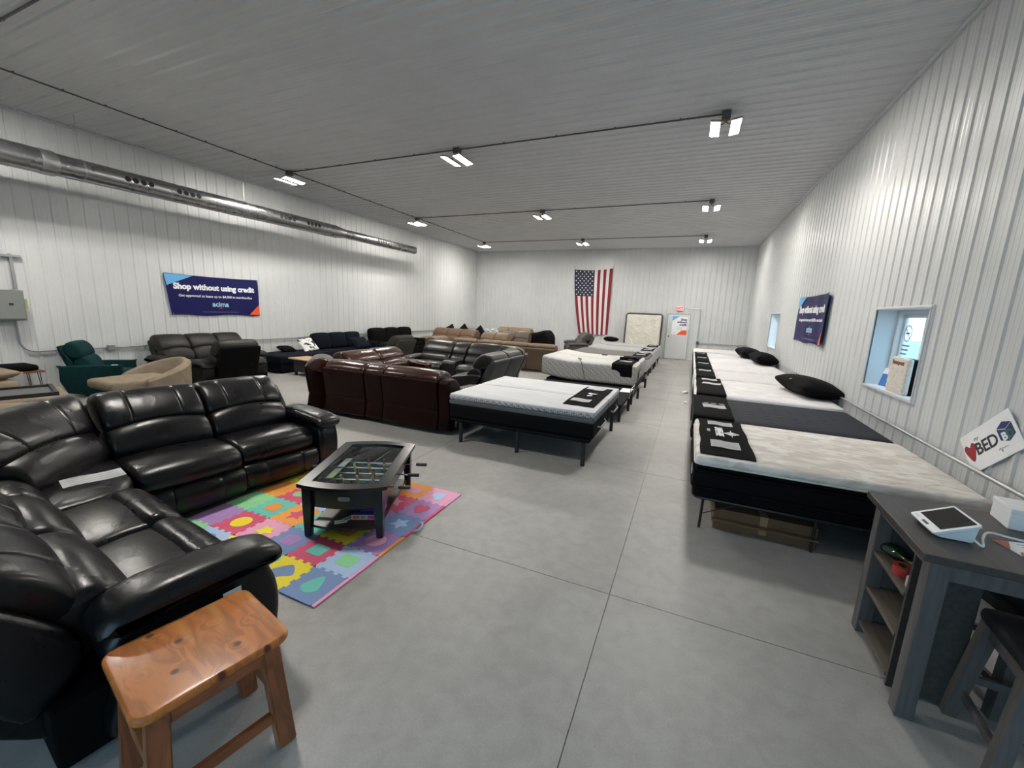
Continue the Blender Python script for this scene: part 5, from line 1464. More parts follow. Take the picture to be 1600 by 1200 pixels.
# navy sectional along the left wall with chaise end
nv = thing('sectional_sofa', 'navy fabric sectional with chaise end along the left wall', 'sofa', (-10.45, 9.6, 0))
obj('chaise', soft(1.12, 1.75, 0.20, 0.05, (0, 0, 0.02), 10, None, T(0.06, -1.36, 0.37)), M_navyf, nv)
obj('chaise_base', soft(1.08, 1.71, 0.25, 0.03, (0, 0, 0), 4, None, T(0.06, -1.36, 0.16)), M_navyf, nv)
obj('base', soft(0.98, 1.92, 0.26, 0.03, (0, 0, 0), 4, None, T(0.0, 0.50, 0.16)), M_navyf, nv)
for k in range(3):
    y = -0.13 + 0.64 * k
    obj('seat_cushion', soft(0.80, 0.63, 0.18, 0.05, (0, 0, 0.02), 8, None, T(0.12, y, 0.37)), M_navyf, nv)
    obj('back_cushion', soft(0.24, 0.64, 0.50, 0.08, (0.03, 0.01, 0.02), 8, None, T(-0.26, y - 0.03, 0.71, 0, 0, -0.18)), M_navyf, nv)
obj('arm', soft(0.95, 0.12, 0.60, 0.05, (0.0, 0.01, 0.01), 8, None, T(0.0, 1.53, 0.33)), M_navyf, nv)
obj('back_frame', soft(0.12, 1.95, 0.60, 0.04, (0, 0, 0), 6, None, T(-0.44, 0.55, 0.32)), M_navyf, nv)
for sx, sy in ((0.5, -2.1), (0.5, -0.6), (0.4, 1.4), (-0.4, -2.1), (-0.4, 1.4)):
    obj('foot', lathe(B(), [(0.02, 0), (0.025, 0.03)], 8, T(sx, sy, 0)), M_black, nv)
M_cow = mat('cow_print', (0.78, 0.77, 0.75), 0.8, col2=(0.012, 0.012, 0.012), nscale=7)
M_cow.node_tree.nodes['Color Ramp'].color_ramp.elements[0].position = 0.52; M_cow.node_tree.nodes['Color Ramp'].color_ramp.elements[1].position = 0.55
pillow('pillow', 'black and white cow print pillow on the navy sectional', 0.50, 0.46, 0.16, Matrix.Translation((-10.42, 8.72, 0.66)) @ Matrix.Rotation(-0.3, 4, 'Z') @ Matrix.Rotation(0.75, 4, 'Y') @ Matrix.Rotation(0.2, 4, 'Z'), M_cow)
pillow('pillow', 'small black pillow behind the cow print pillow', 0.40, 0.40, 0.14, Matrix.Translation((-10.62, 8.15, 0.565)) @ Matrix.Rotation(0.25, 4, 'Y'), M_blackf)
pillow('pillow', 'loose navy cushion leaning on the navy sectional seat', 0.70, 0.50, 0.20, Matrix.Translation((-9.95, 10.35, 0.66)) @ Matrix.Rotation(1.57, 4, 'Z') @ Matrix.Rotation(0.7, 4, 'X'), M_navyf, 'cushion')
no_ = thing('ottoman', 'navy fabric ottoman at the far end of the navy sectional', 'ottoman', (-9.30, 11.10, 0), 0.1)
obj('body', soft(0.80, 0.95, 0.40, 0.05, (0.01, 0.01, 0.02), 8, None, T(0, 0, 0.24)), M_navyf, no_)
for sx in (-0.3, 0.3):
    for sy in (-0.38, 0.38): obj('foot', lathe(B(), [(0.02, 0), (0.025, 0.05)], 8, T(sx, sy, 0)), M_black, no_)
pillow('pillow', 'long navy bolster cushion lying on the navy ottoman', 0.85, 0.50, 0.26, Matrix.Translation((-9.30, 11.10, 0.575)) @ Matrix.Rotation(1.57, 4, 'Z'), M_navyf, 'cushion')
# lift-top coffee table
ctb = thing('coffee_table', 'coffee table with light wood lift top and black base by the navy chaise', 'coffee table', (-9.02, 7.66, 0), -0.1)
obj('table_top', bx((-0.62, -0.28, 0.42), (0.62, 0.28, 0.455), 0.01), mat('light_wood', (0.50, 0.34, 0.19), 0.4, noise=0.3, nscale=5), ctb, False)
obj('cabinet', bx((-0.45, -0.24, 0.10), (0.55, 0.24, 0.419), 0.006), M_black, ctb, False)
for sx in (-0.42, 0.5):
    for sy in (-0.2, 0.2): obj('leg', bx((sx - 0.03, sy - 0.03, 0), (sx + 0.03, sy + 0.03, 0.10), 0.004), M_black, ctb, False)

# black pillow-back sofa along the left wall farther on
bs = thing('sofa', 'black fabric sofa with rounded back cushions, far along the left wall', 'sofa', (-10.40, 12.75, 0), -PI / 2)
obj('base', soft(2.6, 0.86, 0.34, 0.03, (0, 0, 0), 4, None, T(0, -0.02, 0.20)), M_blackf, bs)
for k in range(3):
    x = -0.78 + 0.78 * k
    obj('seat_cushion', soft(0.76, 0.62, 0.16, 0.05, (0, 0, 0.02), 6, None, T(x, 0.08, 0.43)), M_blackf, bs)
    obj('back_cushion', soft(0.79, 0.26, 0.58, 0.10, (0.01, 0.03, 0.03), 6, None, T(x, -0.30, 0.76, 0, 0.15)), M_blackf, bs)
for s in (-1, 1): obj('arm', soft(0.20, 0.86, 0.62, 0.07, (0.0, 0.0, 0.01), 6, None, T(s * 1.26, 0, 0.32)), M_blackf, bs)

# glossy brown leather sectional, its back towards the camera
br = thing('sectional_sofa', 'glossy brown leather reclining sectional with its back to the black sectional', 'sofa', (0, 0, 0))
BR_HEAD = [(-0.10, 0.68), (-0.07, 0.75), (-0.12, 0.84), (-0.22, 0.92), (-0.34, 0.955), (-0.46, 0.94), (-0.54, 0.885), (-0.56, 0.82), (-0.50, 0.76), (-0.38, 0.70), (-0.22, 0.66)]
BR_SHELL = [(-0.24, 0.06), (-0.22, 0.30), (-0.30, 0.55), (-0.42, 0.74), (-0.50, 0.80), (-0.585, 0.83), (-0.605, 0.79), (-0.585, 0.60), (-0.56, 0.385), (-0.545, 0.365), (-0.555, 0.335), (-0.575, 0.20), (-0.57, 0.07)]
yJ = 5.64
def brseat(M, w, gr=True): seat_unit(br, M, w, M_lbrown, False, M_lbrownback, 10, head=BR_HEAD, shell=BR_SHELL, arch=0.03)
brseat(T(-3.92, yJ, 0), 1.05)
brseat(T(-5.27, yJ, 0), 0.90)
obj('console', loft([(-0.12, 0.06), (-0.12, 0.54), (0.0, 0.58), (0.30, 0.58), (0.44, 0.55), (0.47, 0.44), (0.45, 0.06)], 0.36, 0.02, 0.0, None, (), 0.0, 4, 3, T(-4.635, yJ, 0)), M_lbrown, br)
for nm, pf_, m in (('headrest', BR_HEAD, M_lbrown), ('backrest', PB_LUMB, M_lbrown), ('back_shell', BR_SHELL, M_lbrownback)):
    obj(nm, loft(pf_, 0.355, 0.03, 0.0, None, (), 0, 4, 3, T(-4.635, yJ + 0.01, 0)), m, br)
arm_unit(br, T(-3.27, yJ, 0), 0.25, M_lbrown, -0.34, 0.48, 0.62)
obj('back_wing', loft([(-0.20, 0.10), (-0.16, 0.60), (-0.30, 0.82), (-0.42, 0.86), (-0.55, 0.82), (-0.56, 0.60), (-0.545, 0.34), (-0.55, 0.08)], 0.20, 0.04, 0.0, None, (), 0, 4, 3, T(-3.30, yJ, 0)), M_lbrownback, br)
Mc = T(-5.88, yJ + 0.08, 0, -PI / 4)
def flare2(v): return (v.x * (1 + 0.9 * max(0, -v.y - 0.05)), v.y - 0.05, v.z)
wb_ = 0.62
obj('corner_shell', loft(BR_SHELL, wb_, 0.03, 0.01, None, (), 0, 8, 3, Mc, None, flare2), M_lbrownback, br)
b_ = obj('corner_back', loft(PB_LUMB, wb_, 0.04, 0.01, None, (), 0, 8, 3, Mc, None, flare2), M_lbrown, br)
obj('headrest', loft(BR_HEAD, wb_, 0.04, 0.01, None, (), 0, 8, 3, Mc, None, flare2), M_lbrown, b_)
obj('corner_seat', box(B(), (-5.75, yJ + 0.35, 0.28), (0.75, 0.75, 0.40), 0.06), M_lbrown, br)
xJ = -6.02
for y, w in ((6.52, 0.92), (7.42, 0.86)):
    brseat(T(xJ - 0.05 * (y - 6), y, 0, -PI / 2 + 0.03), w)
arm_unit(br, T(xJ - 0.09, 7.98, 0, -PI / 2 + 0.03), 0.24, M_lbrown, -0.30, 0.48, 0.62)
base_block(br, T(-4.6, yJ, 0), 2.6, -0.34, 0.40, M_blackf, 0.0, 0.30); base_block(br, T(xJ, 7.0, 0, -PI / 2), 1.9, -0.34, 0.40, M_blackf, 0.0, 0.30)
# graphite leather sectional with curved corner
gs = thing('sectional_sofa', 'graphite leather reclining sectional with a rounded corner beyond the nearest centre bed', 'sofa', (0, 0, 0))
yJ = 9.18
def gseat(M, w): seat_unit(gs, M, w, M_lgrey, False, M_lgreyback, 8, arch=0.0)
gseat(T(-6.22, yJ, 0, PI), 0.92); gseat(T(-4.83, yJ, 0, PI), 0.94)
M = T(-5.53, yJ, 0, PI)
obj('console', loft([(-0.12, 0.06), (-0.12, 0.56), (0.0, 0.60), (0.30, 0.60), (0.42, 0.57), (0.45, 0.44), (0.43, 0.06)], 0.40, 0.02, 0.0, None, (), 0.0, 4, 3, M), M_lgrey, gs)
for nm, pf_, m in (('headrest', PB_HEAD, M_lgrey), ('backrest', PB_LUMB, M_lgrey), ('back_shell', PB_SHELL, M_lgreyback)):
    obj(nm, loft(pf_, 0.40, 0.03, 0.0, None, (), 0, 4, 3, M), m, gs)
arm_unit(gs, T(-6.80, yJ, 0, PI), 0.24, M_lgrey, -0.30, 0.46, 0.60)
# rounded corner: profiles swept round a quarter circle
def sweep_arc(prof, c, r, a0, a1, n=10, k=3):
    P = spline(prof, k); bm = B(); rings = []
    for i in range(n + 1):
        a = a0 + (a1 - a0) * i / n
        rings.append([bm.verts.new((c[0] + (r - p[0]) * math.cos(a), c[1] + (r - p[0]) * math.sin(a), p[1])) for p in P])
    m = len(P)
    for i in range(n):
        for j in range(m): bm.faces.new((rings[i][j], rings[i][(j + 1) % m], rings[i + 1][(j + 1) % m], rings[i + 1][j]))
    bm.faces.new(rings[0][::-1]); bm.faces.new(rings[-1])
    return bm
cc, rr_ = (-4.36, 8.93), 0.25
for nm, pf_, m in (('corner_headrest', PB_HEAD, M_lgrey), ('corner_back', PB_LUMB, M_lgrey), ('corner_shell', PB_SHELL, M_lgreyback)):
    obj(nm, sweep_arc(pf_, cc, rr_, 0.0, PI / 2), m, gs)
obj('corner_seat', box(B(), (-4.32, 8.88, 0.29), (0.62, 0.62, 0.40), 0.06), M_lgrey, gs)
xJ = -4.11
for y in (8.48, 7.68): gseat(T(xJ, y, 0, PI / 2), 0.80)
obj('end_panel', loft([(-0.30, 0.06), (-0.22, 0.40), (-0.30, 0.60), (0.40, 0.50), (0.44, 0.40), (0.42, 0.06)], 0.08, 0.02, 0, None, (), 0, 3, 3, T(xJ, 7.22, 0, PI / 2)), M_lgrey, gs)
base_block(gs, T(-5.5, yJ, 0, PI), 2.6, -0.38, 0.38, M_blackf, 0.0, 0.30); base_block(gs, T(xJ, 8.1, 0, PI / 2), 1.7, -0.38, 0.38, M_blackf, 0.0, 0.30)

# tan seating group
ts = thing('sectional_sofa', 'long tan leather sectional with its back to the graphite sectional', 'sofa', (0, 0, 0))
TAN_SHELL = [(-0.28, 0.08), (-0.26, 0.40), (-0.36, 0.68), (-0.44, 0.76), (-0.54, 0.76), (-0.56, 0.70), (-0.50, 0.40), (-0.48, 0.08)]
TAN_HEAD = [(-0.10, 0.66), (-0.07, 0.74), (-0.12, 0.83), (-0.22, 0.885), (-0.36, 0.895), (-0.45, 0.86), (-0.46, 0.78), (-0.36, 0.70), (-0.22, 0.64)]
def tseat(t, M, w, m=None, mb=None): seat_unit(t, M, w, m or M_tan, False, mb or M_tanback, 5, head=TAN_HEAD, shell=TAN_SHELL, arch=0.0)
for k in range(4): tseat(ts, T(-4.28 - 0.93 * k, 12.62, 0), 0.92)
arm_unit(ts, T(-3.72, 12.62, 0), 0.20, M_tan, -0.46, 0.46, 0.68)
tseat(ts, T(-8.05, 12.48, 0, -PI / 2), 0.90)
base_block(ts, T(-5.7, 12.62, 0), 3.9, -0.42, 0.38, M_tanback, 0.0, 0.30)
recl('loveseat', 'tan two-seat recliner inside the long tan sectional', (-6.95, 14.02, 0), PI - 0.15, [('a',), ('s', 0.62), ('s', 0.62), ('a',)], M_tan, M_tanback, 'loveseat', n=5)
recl('reclining_sofa', 'tan three-seat reclining sofa in front of the navy pillows', (-9.20, 14.75, 0), PI - 0.10, [('a',), ('s', 0.72), ('s', 0.72), ('s', 0.72), ('a',)], mat('leather_cognac', (0.15, 0.085, 0.052), 0.5, bump=0.4, bscale=16, bdist=0.006), M_tanback, n=5, zs=1.02)
ns = thing('sofa', 'navy sofa with three pillows behind the tan reclining sofa', 'sofa', (-9.35, 16.0, 0), PI)
obj('base', soft(2.5, 0.90, 0.40, 0.04, (0, 0, 0), 4, None, T(0, 0, 0.21)), M_navyf, ns)
obj('backrest', soft(2.3, 0.22, 0.52, 0.06, (0, 0.02, 0.01), 5, None, T(0, -0.34, 0.66)), M_navyf, ns)
for s in (-1, 1): obj('arm', soft(0.2, 0.90, 0.60, 0.06, (0, 0, 0.01), 5, None, T(s * 1.18, 0, 0.31)), M_navyf, ns)
for nm, x, y, w, a in (('left', -10.1, 16.05, 0.56, 0.5), ('middle', -9.3, 15.9, 0.62, 0.75), ('right', -8.45, 15.8, 0.58, 0.70)):
    pillow('pillow', f'navy pillow with pointed corners on the navy sofa, {nm} of three', w, w, 0.18, Matrix.Translation((x, y, 0.84)) @ Matrix.Rotation(1.35, 4, 'X') @ Matrix.Rotation(a, 4, 'Z'), M_navyf, 'pillow', None)
recl('sofa', 'beige three-seat sofa farthest back, near the flag wall', (-8.15, 18.7, 0), PI - 0.08, [('a',), ('s', 0.62), ('s', 0.62), ('s', 0.62), ('a',)], M_beige, M_beige, n=5, zs=1.03)
recl('loveseat', 'brown two-seat recliner in front of the beige sofa', (-6.75, 15.65, 0), PI + 0.05, [('s', 0.62), ('s', 0.62)], M_brownf, M_brownf, 'loveseat', n=6, zs=1.0)
sp_ = thing('price_sheet', 'white price sheet on top of the brown two-seat recliner back', 'paper', (-6.55, 16.05, 1.03), 0)
obj('page', bx((-0.14, -0.1, 0), (0.14, 0.1, 0.004)), M_paper, sp_, False)
# covered recliner
cv = thing('recliner', 'recliner draped in a black cover by the left of the flag', 'recliner', (-5.95, 17.0, 0), -0.1)
def drape(p):
    k = 1.0 + 0.10 * (0.55 - p.z) * 0.6
    fold = 0.02 * math.sin(math.atan2(p.y, p.x) * 9) * (0.7 - p.z)
    z = p.z
    if p.z > 0.30: z = p.z + 0.07 * math.exp(-((p.x - 0.2) / 0.12) ** 2) - 0.10 * max(0, p.x - 0.28) / 0.15 - 0.05 * (p.x < -0.1)
    return (p.x * k * (1 + fold), p.y * k * (1 + fold), z)
obj('cover', soft(0.92, 0.90, 1.02, 0.14, (0.02, 0.02, 0.02), 12, drape, T(0, 0, 0.52)), mat('cover_black', (0.005, 0.005, 0.005), 0.9, spec=0.1), cv)
# theatre recliners
th = recl('theater_loveseat', 'pair of taupe theater recliners with a console below the flag', (-4.55, 17.80, 0), math.radians(114), [('a',), ('s', 0.58), ('c', 0.30), ('s', 0.58), ('a',)], M_slate, M_slate, 'recliner', n=6, zs=1.04, aw=0.22)
sp_ = thing('price_sheet', 'white price sheet standing between the two theater recliners', 'paper', (-4.42, 17.86, 0.80), math.radians(114))
obj('page', box(B(), (0, 0.02, 0.0), (0.26, 0.006, 0.36), 0, T(0, 0, 0, 0, 0.6)), M_paper, sp_, False)
# end table with flowers
et = thing('side_table', 'small white side table beside the brown two-seat recliner', 'side table', (-7.72, 15.6, 0))
obj('table_top', lathe(B(), [(0.26, 0.60), (0.27, 0.61), (0.27, 0.63), (0.26, 0.64)], 24), M_white, et)
obj('leg', lathe(B(), [(0.17, 0), (0.17, 0.02), (0.03, 0.05), (0.03, 0.60)], 16), M_black, et)
fw = thing('flower_arrangement', 'black vase of white flowers on the small white side table', 'flowers', (-7.72, 15.6, 0.64))
obj('vase', lathe(B(), [(0.05, 0), (0.08, 0.06), (0.07, 0.14), (0.04, 0.18)], 16), M_black, fw)
for k in range(11):
    a = k * 2.4; r = 0.05 + 0.02 * (k % 5); z = 0.26 + 0.04 * (k % 6)
    x, y = r * 2 * math.cos(a), r * 2 * math.sin(a)
    st_ = obj('stem', tube(B(), [(0, 0, 0.16), (x * 0.5, y * 0.5, z * 0.8), (x, y, z)], 0.006, 5), M_black, fw)
    bm = B()
    for q in range(5):
        an = q * 2 * PI / 5
        bm2 = lathe(bm, [(0.002, 0), (0.02, 0.01), (0.028, 0.03), (0.012, 0.05)], 8, T(x + 0.025 * math.cos(an), y + 0.025 * math.sin(an), z - 0.01, 0, 0.6 * math.sin(an), 0.6 * math.cos(an)))
    obj('blossom', bm, M_white, st_)

# ================================================================== COUNTER DESK AND STOOLS
def woodgrain(name, c0, c1, rough=0.5, sc=(2, 26, 26)):
    m = mat(name, c0, rough, spec=0.4)
    nt = m.node_tree; N, L = nt.nodes, nt.links; b = N['Principled BSDF']
    tc = N.new('ShaderNodeTexCoord'); mp = N.new('ShaderNodeMapping'); mp.inputs['Scale'].default_value = sc
    n = N.new('ShaderNodeTexNoise'); n.inputs['Scale'].default_value = 1.6; n.inputs['Detail'].default_value = 6; n.inputs['Distortion'].default_value = 0.4
    L.new(tc.outputs['Object'], mp.inputs['Vector']); L.new(mp.outputs[0], n.inputs['Vector'])
    r = N.new('ShaderNodeValToRGB'); r.color_ramp.elements[0].position = 0.3; r.color_ramp.elements[1].position = 0.7
    r.color_ramp.elements[0].color = (*c0, 1); r.color_ramp.elements[1].color = (*c1, 1)
    L.new(n.outputs['Fac'], r.inputs[0]); L.new(r.outputs[0], b.inputs['Base Color'])
    bp = N.new('ShaderNodeBump'); bp.inputs['Strength'].default_value = 0.2; bp.inputs['Distance'].default_value = 0.002
    L.new(n.outputs['Fac'], bp.inputs['Height']); L.new(bp.outputs[0], b.inputs['Normal'])
    return m
M_dtop = woodgrain('desk_top_grey', (0.040, 0.036, 0.033), (0.062, 0.056, 0.052), 0.38, (26, 2, 26))
M_dleg = woodgrain('desk_leg_grey', (0.075, 0.072, 0.070), (0.115, 0.110, 0.107), 0.55, (26, 26, 2))
M_dsh = woodgrain('desk_shelf_grey', (0.075, 0.062, 0.050), (0.125, 0.105, 0.086), 0.5, (26, 2, 26))
dk = thing('counter_desk', 'grey wood counter-height desk with open end shelves at the right', 'desk', (1.105, 2.345, 0), math.radians(-2.2))
DW, DD, DH = 1.02, 0.76, 0.905
obj('desk_top', bx((-0.01, -0.01, DH - 0.038), (DW, DD, DH), 0.004), M_dtop, dk, False)
for nm, lo, hi in (('apron', (0.05, 0.035, 0.775), (DW - 0.05, 0.06, DH - 0.0385)), ('apron', (0.05, DD - 0.07, 0.775), (DW - 0.05, DD - 0.045, DH - 0.0385)), ('apron', (0.045, 0.10, 0.80), (0.065, DD - 0.11, DH - 0.0385))):
    obj(nm, bx(lo, hi, 0.003), M_dleg, dk, False)
for x, y in ((0.035, 0.03), (0.035, DD - 0.105), (DW - 0.105, 0.03), (DW - 0.105, DD - 0.105)):
    obj('leg', bx((x, y, 0), (x + 0.075, y + 0.075, DH - 0.0385), 0.004), M_dleg, dk, False)
obj('shelf_side', bx((0.27, 0.226, 0.02), (0.315, DD - 0.06, 0.80), 0.002), M_dleg, dk, False)
obj('shelf_side', bx((0.05, 0.205, 0.02), (0.315, 0.225, 0.80), 0.002), M_dtop, dk, False)
obj('shelf_side', bx((0.11, DD - 0.08, 0.02), (0.27, DD - 0.062, 0.80), 0.002), M_dleg, dk, False)
for z in (0.545, 0.305, 0.065): obj('shelf', bx((0.045, 0.2255, z), (0.268, DD - 0.083, z + 0.022), 0.002), M_dsh, dk, False)
ZT = 0.905
# point of sale terminal
tb = thing('payment_terminal', 'white wedge-shaped payment terminal with dark screen on the grey desk', 'card terminal', (1.285, 2.66, ZT))
M_wpl = mat('white_plastic', (0.80, 0.82, 0.85), 0.35)
a = math.atan2(0.075, 0.16)
Mt = Matrix(((1, 0, 0, 0), (0, 0, 1, 0), (0, 1, 0, 0), (0, 0, 0, 1)))
bm = prism(B(), [(-0.045, 0.004), (0.075, 0.004), (0.085, 0.085), (-0.07, 0.012)], -0.105, 0.105, Mt)
bmesh.ops.bevel(bm, geom=bm.edges[:], offset=0.005, segments=2, affect='EDGES')
obj('body', bm, M_wpl, tb, False)
Ms = T(0.005, 0, 0.056, 0, 0, -a)
obj('bezel', prism(B(), rrect(0.185, 0.235, 0.012, 4), 0, 0.010, Ms), M_wpl, tb, False)
obj('screen', bx((-0.055, -0.098, 0.0102), (0.082, 0.098, 0.0115), 0, Ms), mat('screen_off', (0.006, 0.006, 0.007), 0.12), tb, False)
obj('card_slot', bx((-0.083, -0.03, 0.0102), (-0.070, 0.022, 0.0112), 0, Ms), M_black, tb, False)
obj('logo_mark', bx((-0.079, 0.06, 0.0102), (-0.072, 0.10, 0.0107), 0, Ms), M_trim, tb, False)
cbl = single('power_cable', tube(B(), spline([(1.352, 2.56, ZT + 0.03), (1.375, 2.52, ZT + 0.012), (1.40, 2.58, ZT + 0.03), (1.46, 2.66, ZT + 0.035), (1.56, 2.68, ZT + 0.02), (1.70, 2.70, ZT + 0.008), (1.95, 2.78, ZT + 0.006)], 6, False), 0.005, 8), M_wpl, 'white cable curling from the payment terminal across the desk', 'cable')
wb2 = thing('white_box', 'plain white box on the grey desk at the right edge', 'box', (1.80, 2.93, ZT), -0.12)
obj('carton', bx((-0.16, -0.09, 0.0), (0.16, 0.10, 0.085), 0.004), M_paper, wb2, False)
obj('lid', bx((-0.163, -0.093, 0.0855), (0.163, 0.103, 0.112), 0.004), M_paper, wb2, False)
M_salm = mat('flyer_salmon', (0.50, 0.15, 0.09), 0.6)
fy = thing('flyer', 'white flyer with orange corners lying on the grey desk', 'flyer', (1.60, 2.62, ZT + 0.001), 0.25)
obj('page', bx((-0.11, -0.07, 0), (0.11, 0.07, 0.001)), M_paper, fy, False)
obj('corner_panel', prism(B(), [(-0.11, 0.07), (-0.04, 0.07), (-0.11, -0.02)], 0.0011, 0.0016), M_salm, fy, False)
obj('corner_panel', prism(B(), [(-0.11, -0.07), (-0.02, -0.07), (-0.08, -0.03)], 0.0011, 0.0016), M_salm, fy, False)
for k in range(4): obj('print', bx((-0.03, 0.04 - 0.025 * k, 0.0011), (0.09 - 0.01 * k, 0.045 - 0.025 * k, 0.0015)), M_ink, fy, False)
# things on the shelves
bt = thing('bottle', 'green glass bottle lying on the top shelf of the desk', 'bottle', (1.245, 2.97, 0.604), 0.0)
bm = lathe(B(), [(0.005, -0.10), (0.034, -0.095), (0.036, 0.02), (0.030, 0.05), (0.013, 0.08), (0.012, 0.13)], 18, T(0, 0, 0, 0.35, PI / 2))
obj('glass', bm, mat('bottle_green', (0.003, 0.022, 0.009), 0.08, spec=0.8), bt)
obj('cap', lathe(B(), [(0.014, 0.125), (0.014, 0.145), (0.010, 0.148)], 14, T(0, 0, 0, 0.35, PI / 2)), M_black, bt)
rd_ = thing('tape_roll', 'roll of red and clear packing tape on the top shelf of the desk', 'tape roll', (1.235, 2.77, 0.568), 0.3)
obj('roll', ring_prism(B(), [(0.055 * math.cos(2 * PI * k / 28), 0.055 * math.sin(2 * PI * k / 28)) for k in range(28)], [(0.036 * math.cos(2 * PI * k / 28), 0.036 * math.sin(2 * PI * k / 28)) for k in range(28)], 0, 0.048), mat('tape_red', (0.35, 0.03, 0.03), 0.25), rd_)
obj('core', ring_prism(B(), [(0.0355 * math.cos(2 * PI * k / 28), 0.0355 * math.sin(2 * PI * k / 28)) for k in range(28)], [(0.032 * math.cos(2 * PI * k / 28), 0.032 * math.sin(2 * PI * k / 28)) for k in range(28)], 0, 0.05), M_kraft, rd_)
tp2 = thing('tape_roll', 'dark red tape roll leaning behind the first tape roll on the desk shelf', 'tape roll', (1.325, 2.68, 0.568), 0.2)
obj('roll', ring_prism(B(), [(0.05 * math.cos(2 * PI * k / 28), 0.05 * math.sin(2 * PI * k / 28)) for k in range(28)], [(0.03 * math.cos(2 * PI * k / 28), 0.03 * math.sin(2 * PI * k / 28)) for k in range(28)], 0, 0.05), mat('tape_maroon', (0.12, 0.01, 0.02), 0.25), tp2)
gl = thing('glue_bottle', 'small pale squeeze bottle with yellow cap at the front of the desk shelf', 'bottle', (1.205, 2.625, 0.568))
obj('bottle_body', lathe(B(), [(0.018, 0), (0.022, 0.01), (0.022, 0.06), (0.009, 0.075)], 16), mat('pale_bottle', (0.38, 0.38, 0.30), 0.4), gl)
obj('cap', lathe(B(), [(0.009, 0.075), (0.008, 0.09), (0.003, 0.105)], 12), FM['y'], gl)
# counter stools under the desk
M_seatpad = mat('stool_pad', (0.018, 0.018, 0.02), 0.5, spec=0.3)
def stool(label, x, y, rz):
    t = thing('counter_stool', label, 'stool', (x, y, 0), rz, 'stools at the grey desk')
    w, d, h = 0.40, 0.36, 0.56
    for sx in (-1, 1):
        for sy in (-1, 1):
            bm = B()
            a_ = [bm.verts.new((sx * (w / 2 + 0.03) + dx * 0.026, sy * (d / 2 + 0.02) + dy * 0.026, 0)) for dx, dy in ((-1, -1), (1, -1), (1, 1), (-1, 1))]
            b_ = [bm.verts.new((sx * (w / 2 - 0.02) + dx * 0.028, sy * (d / 2 - 0.02) + dy * 0.028, h)) for dx, dy in ((-1, -1), (1, -1), (1, 1), (-1, 1))]
            for k in range(4): bm.faces.new((a_[k], a_[(k + 1) % 4], b_[(k + 1) % 4], b_[k]))
            bm.faces.new(a_[::-1]); bm.faces.new(b_)
            obj('leg', bm, M_dleg, t, False)
    for s in (-1, 1):
        obj('stretcher', box(B(), (s * (w / 2 + 0.012), 0, 0.16), (0.022, d - 0.02, 0.04), 0.003), M_dleg, t, False)
        obj('stretcher', box(B(), (0, s * (d / 2 + 0.004), 0.24), (w - 0.01, 0.022, 0.04), 0.003), M_dleg, t, False)
        obj('rail', box(B(), (0, s * (d / 2 - 0.02), 0.52), (w - 0.09, 0.022, 0.06), 0.003), M_dleg, t, False)
        obj('rail', box(B(), (s * (w / 2 - 0.02), 0, 0.52), (0.022, d - 0.09, 0.06), 0.003), M_dleg, t, False)
    obj('seat', soft(w + 0.04, d + 0.04, 0.07, 0.03, (0, 0, 0.012), 8, None, T(0, 0, 0.595)), M_seatpad, t)
    return t
stool('grey wood stool with black padded seat in the right foreground corner', 1.615, 2.30, -0.10)
stool('second grey stool pushed deeper under the desk', 1.80, 2.82, 0.15)

# ================================================================== THINGS ON THE RIGHT WALL
sg = thing('bed_sign', 'white tilted sign with red heart and the word bed behind the wall rail', 'sign', (2.197, 4.235, 1.075))
MS = wallM(0, 0, 0, 'right') @ Matrix.Rotation(math.radians(39), 4, 'Z') @ Matrix(((1, -0.2, 0, 0), (0, 1, 0, 0), (0, 0, 1, 0), (0, 0, 0, 1)))
obj('board', prism(B(), [(-0.29, -0.17), (0.29, -0.17), (0.29, 0.17), (-0.29, 0.17)], -0.003, 0.003, MS), M_paper, sg, False)
hp = spline([(0, -0.085), (0.055, 0.0), (0.065, 0.05), (0.035, 0.075), (0.0, 0.045), (-0.035, 0.075), (-0.065, 0.05), (-0.055, 0.0)], 4)
obj('heart', prism(B(), [(p[0] - 0.215, p[1] - 0.0) for p in hp], 0.0032, 0.0042, MS), mat('heart_red', (0.30, 0.01, 0.02), 0.5), sg, False)
M_dkn = mat('sign_navy', (0.012, 0.012, 0.03), 0.5)
text('lettering', 'BED', 0.145, MS @ T(-0.035, -0.005, 0.0035), M_dkn, sg, bold=0.003, depth=0.0004, space=0.95)
text('lettering', 'my', 0.045, MS @ T(-0.12, 0.09, 0.0035), M_dkn, sg, depth=0.0004, shear=0.3)
M_cube = mat('cube_navy', (0.012, 0.025, 0.12), 0.5)
cx_, cyy = 0.185, 0.025
for pts in ([(-0.075, 0.035), (0.0, 0.005), (0.0, -0.095), (-0.075, -0.06)], [(0.004, 0.005), (0.078, 0.035), (0.078, -0.06), (0.004, -0.095)], [(-0.073, 0.04), (0.0, 0.075), (0.076, 0.04), (0.002, 0.011)]):
    obj('cube_logo', prism(B(), [(p[0] + cx_, p[1] + cyy) for p in pts], 0.0032, 0.0042, MS), M_cube, sg, False)
text('lettering', 'B', 0.09, MS @ T(cx_ - 0.028, cyy - 0.045, 0.0045), M_print, sg, bold=0.004, depth=0.0004)
text('lettering', 'D', 0.09, MS @ T(cx_ + 0.030, cyy - 0.045, 0.0045), mat('logo_green', (0.02, 0.14, 0.06), 0.5), sg, bold=0.003, depth=0.0004)
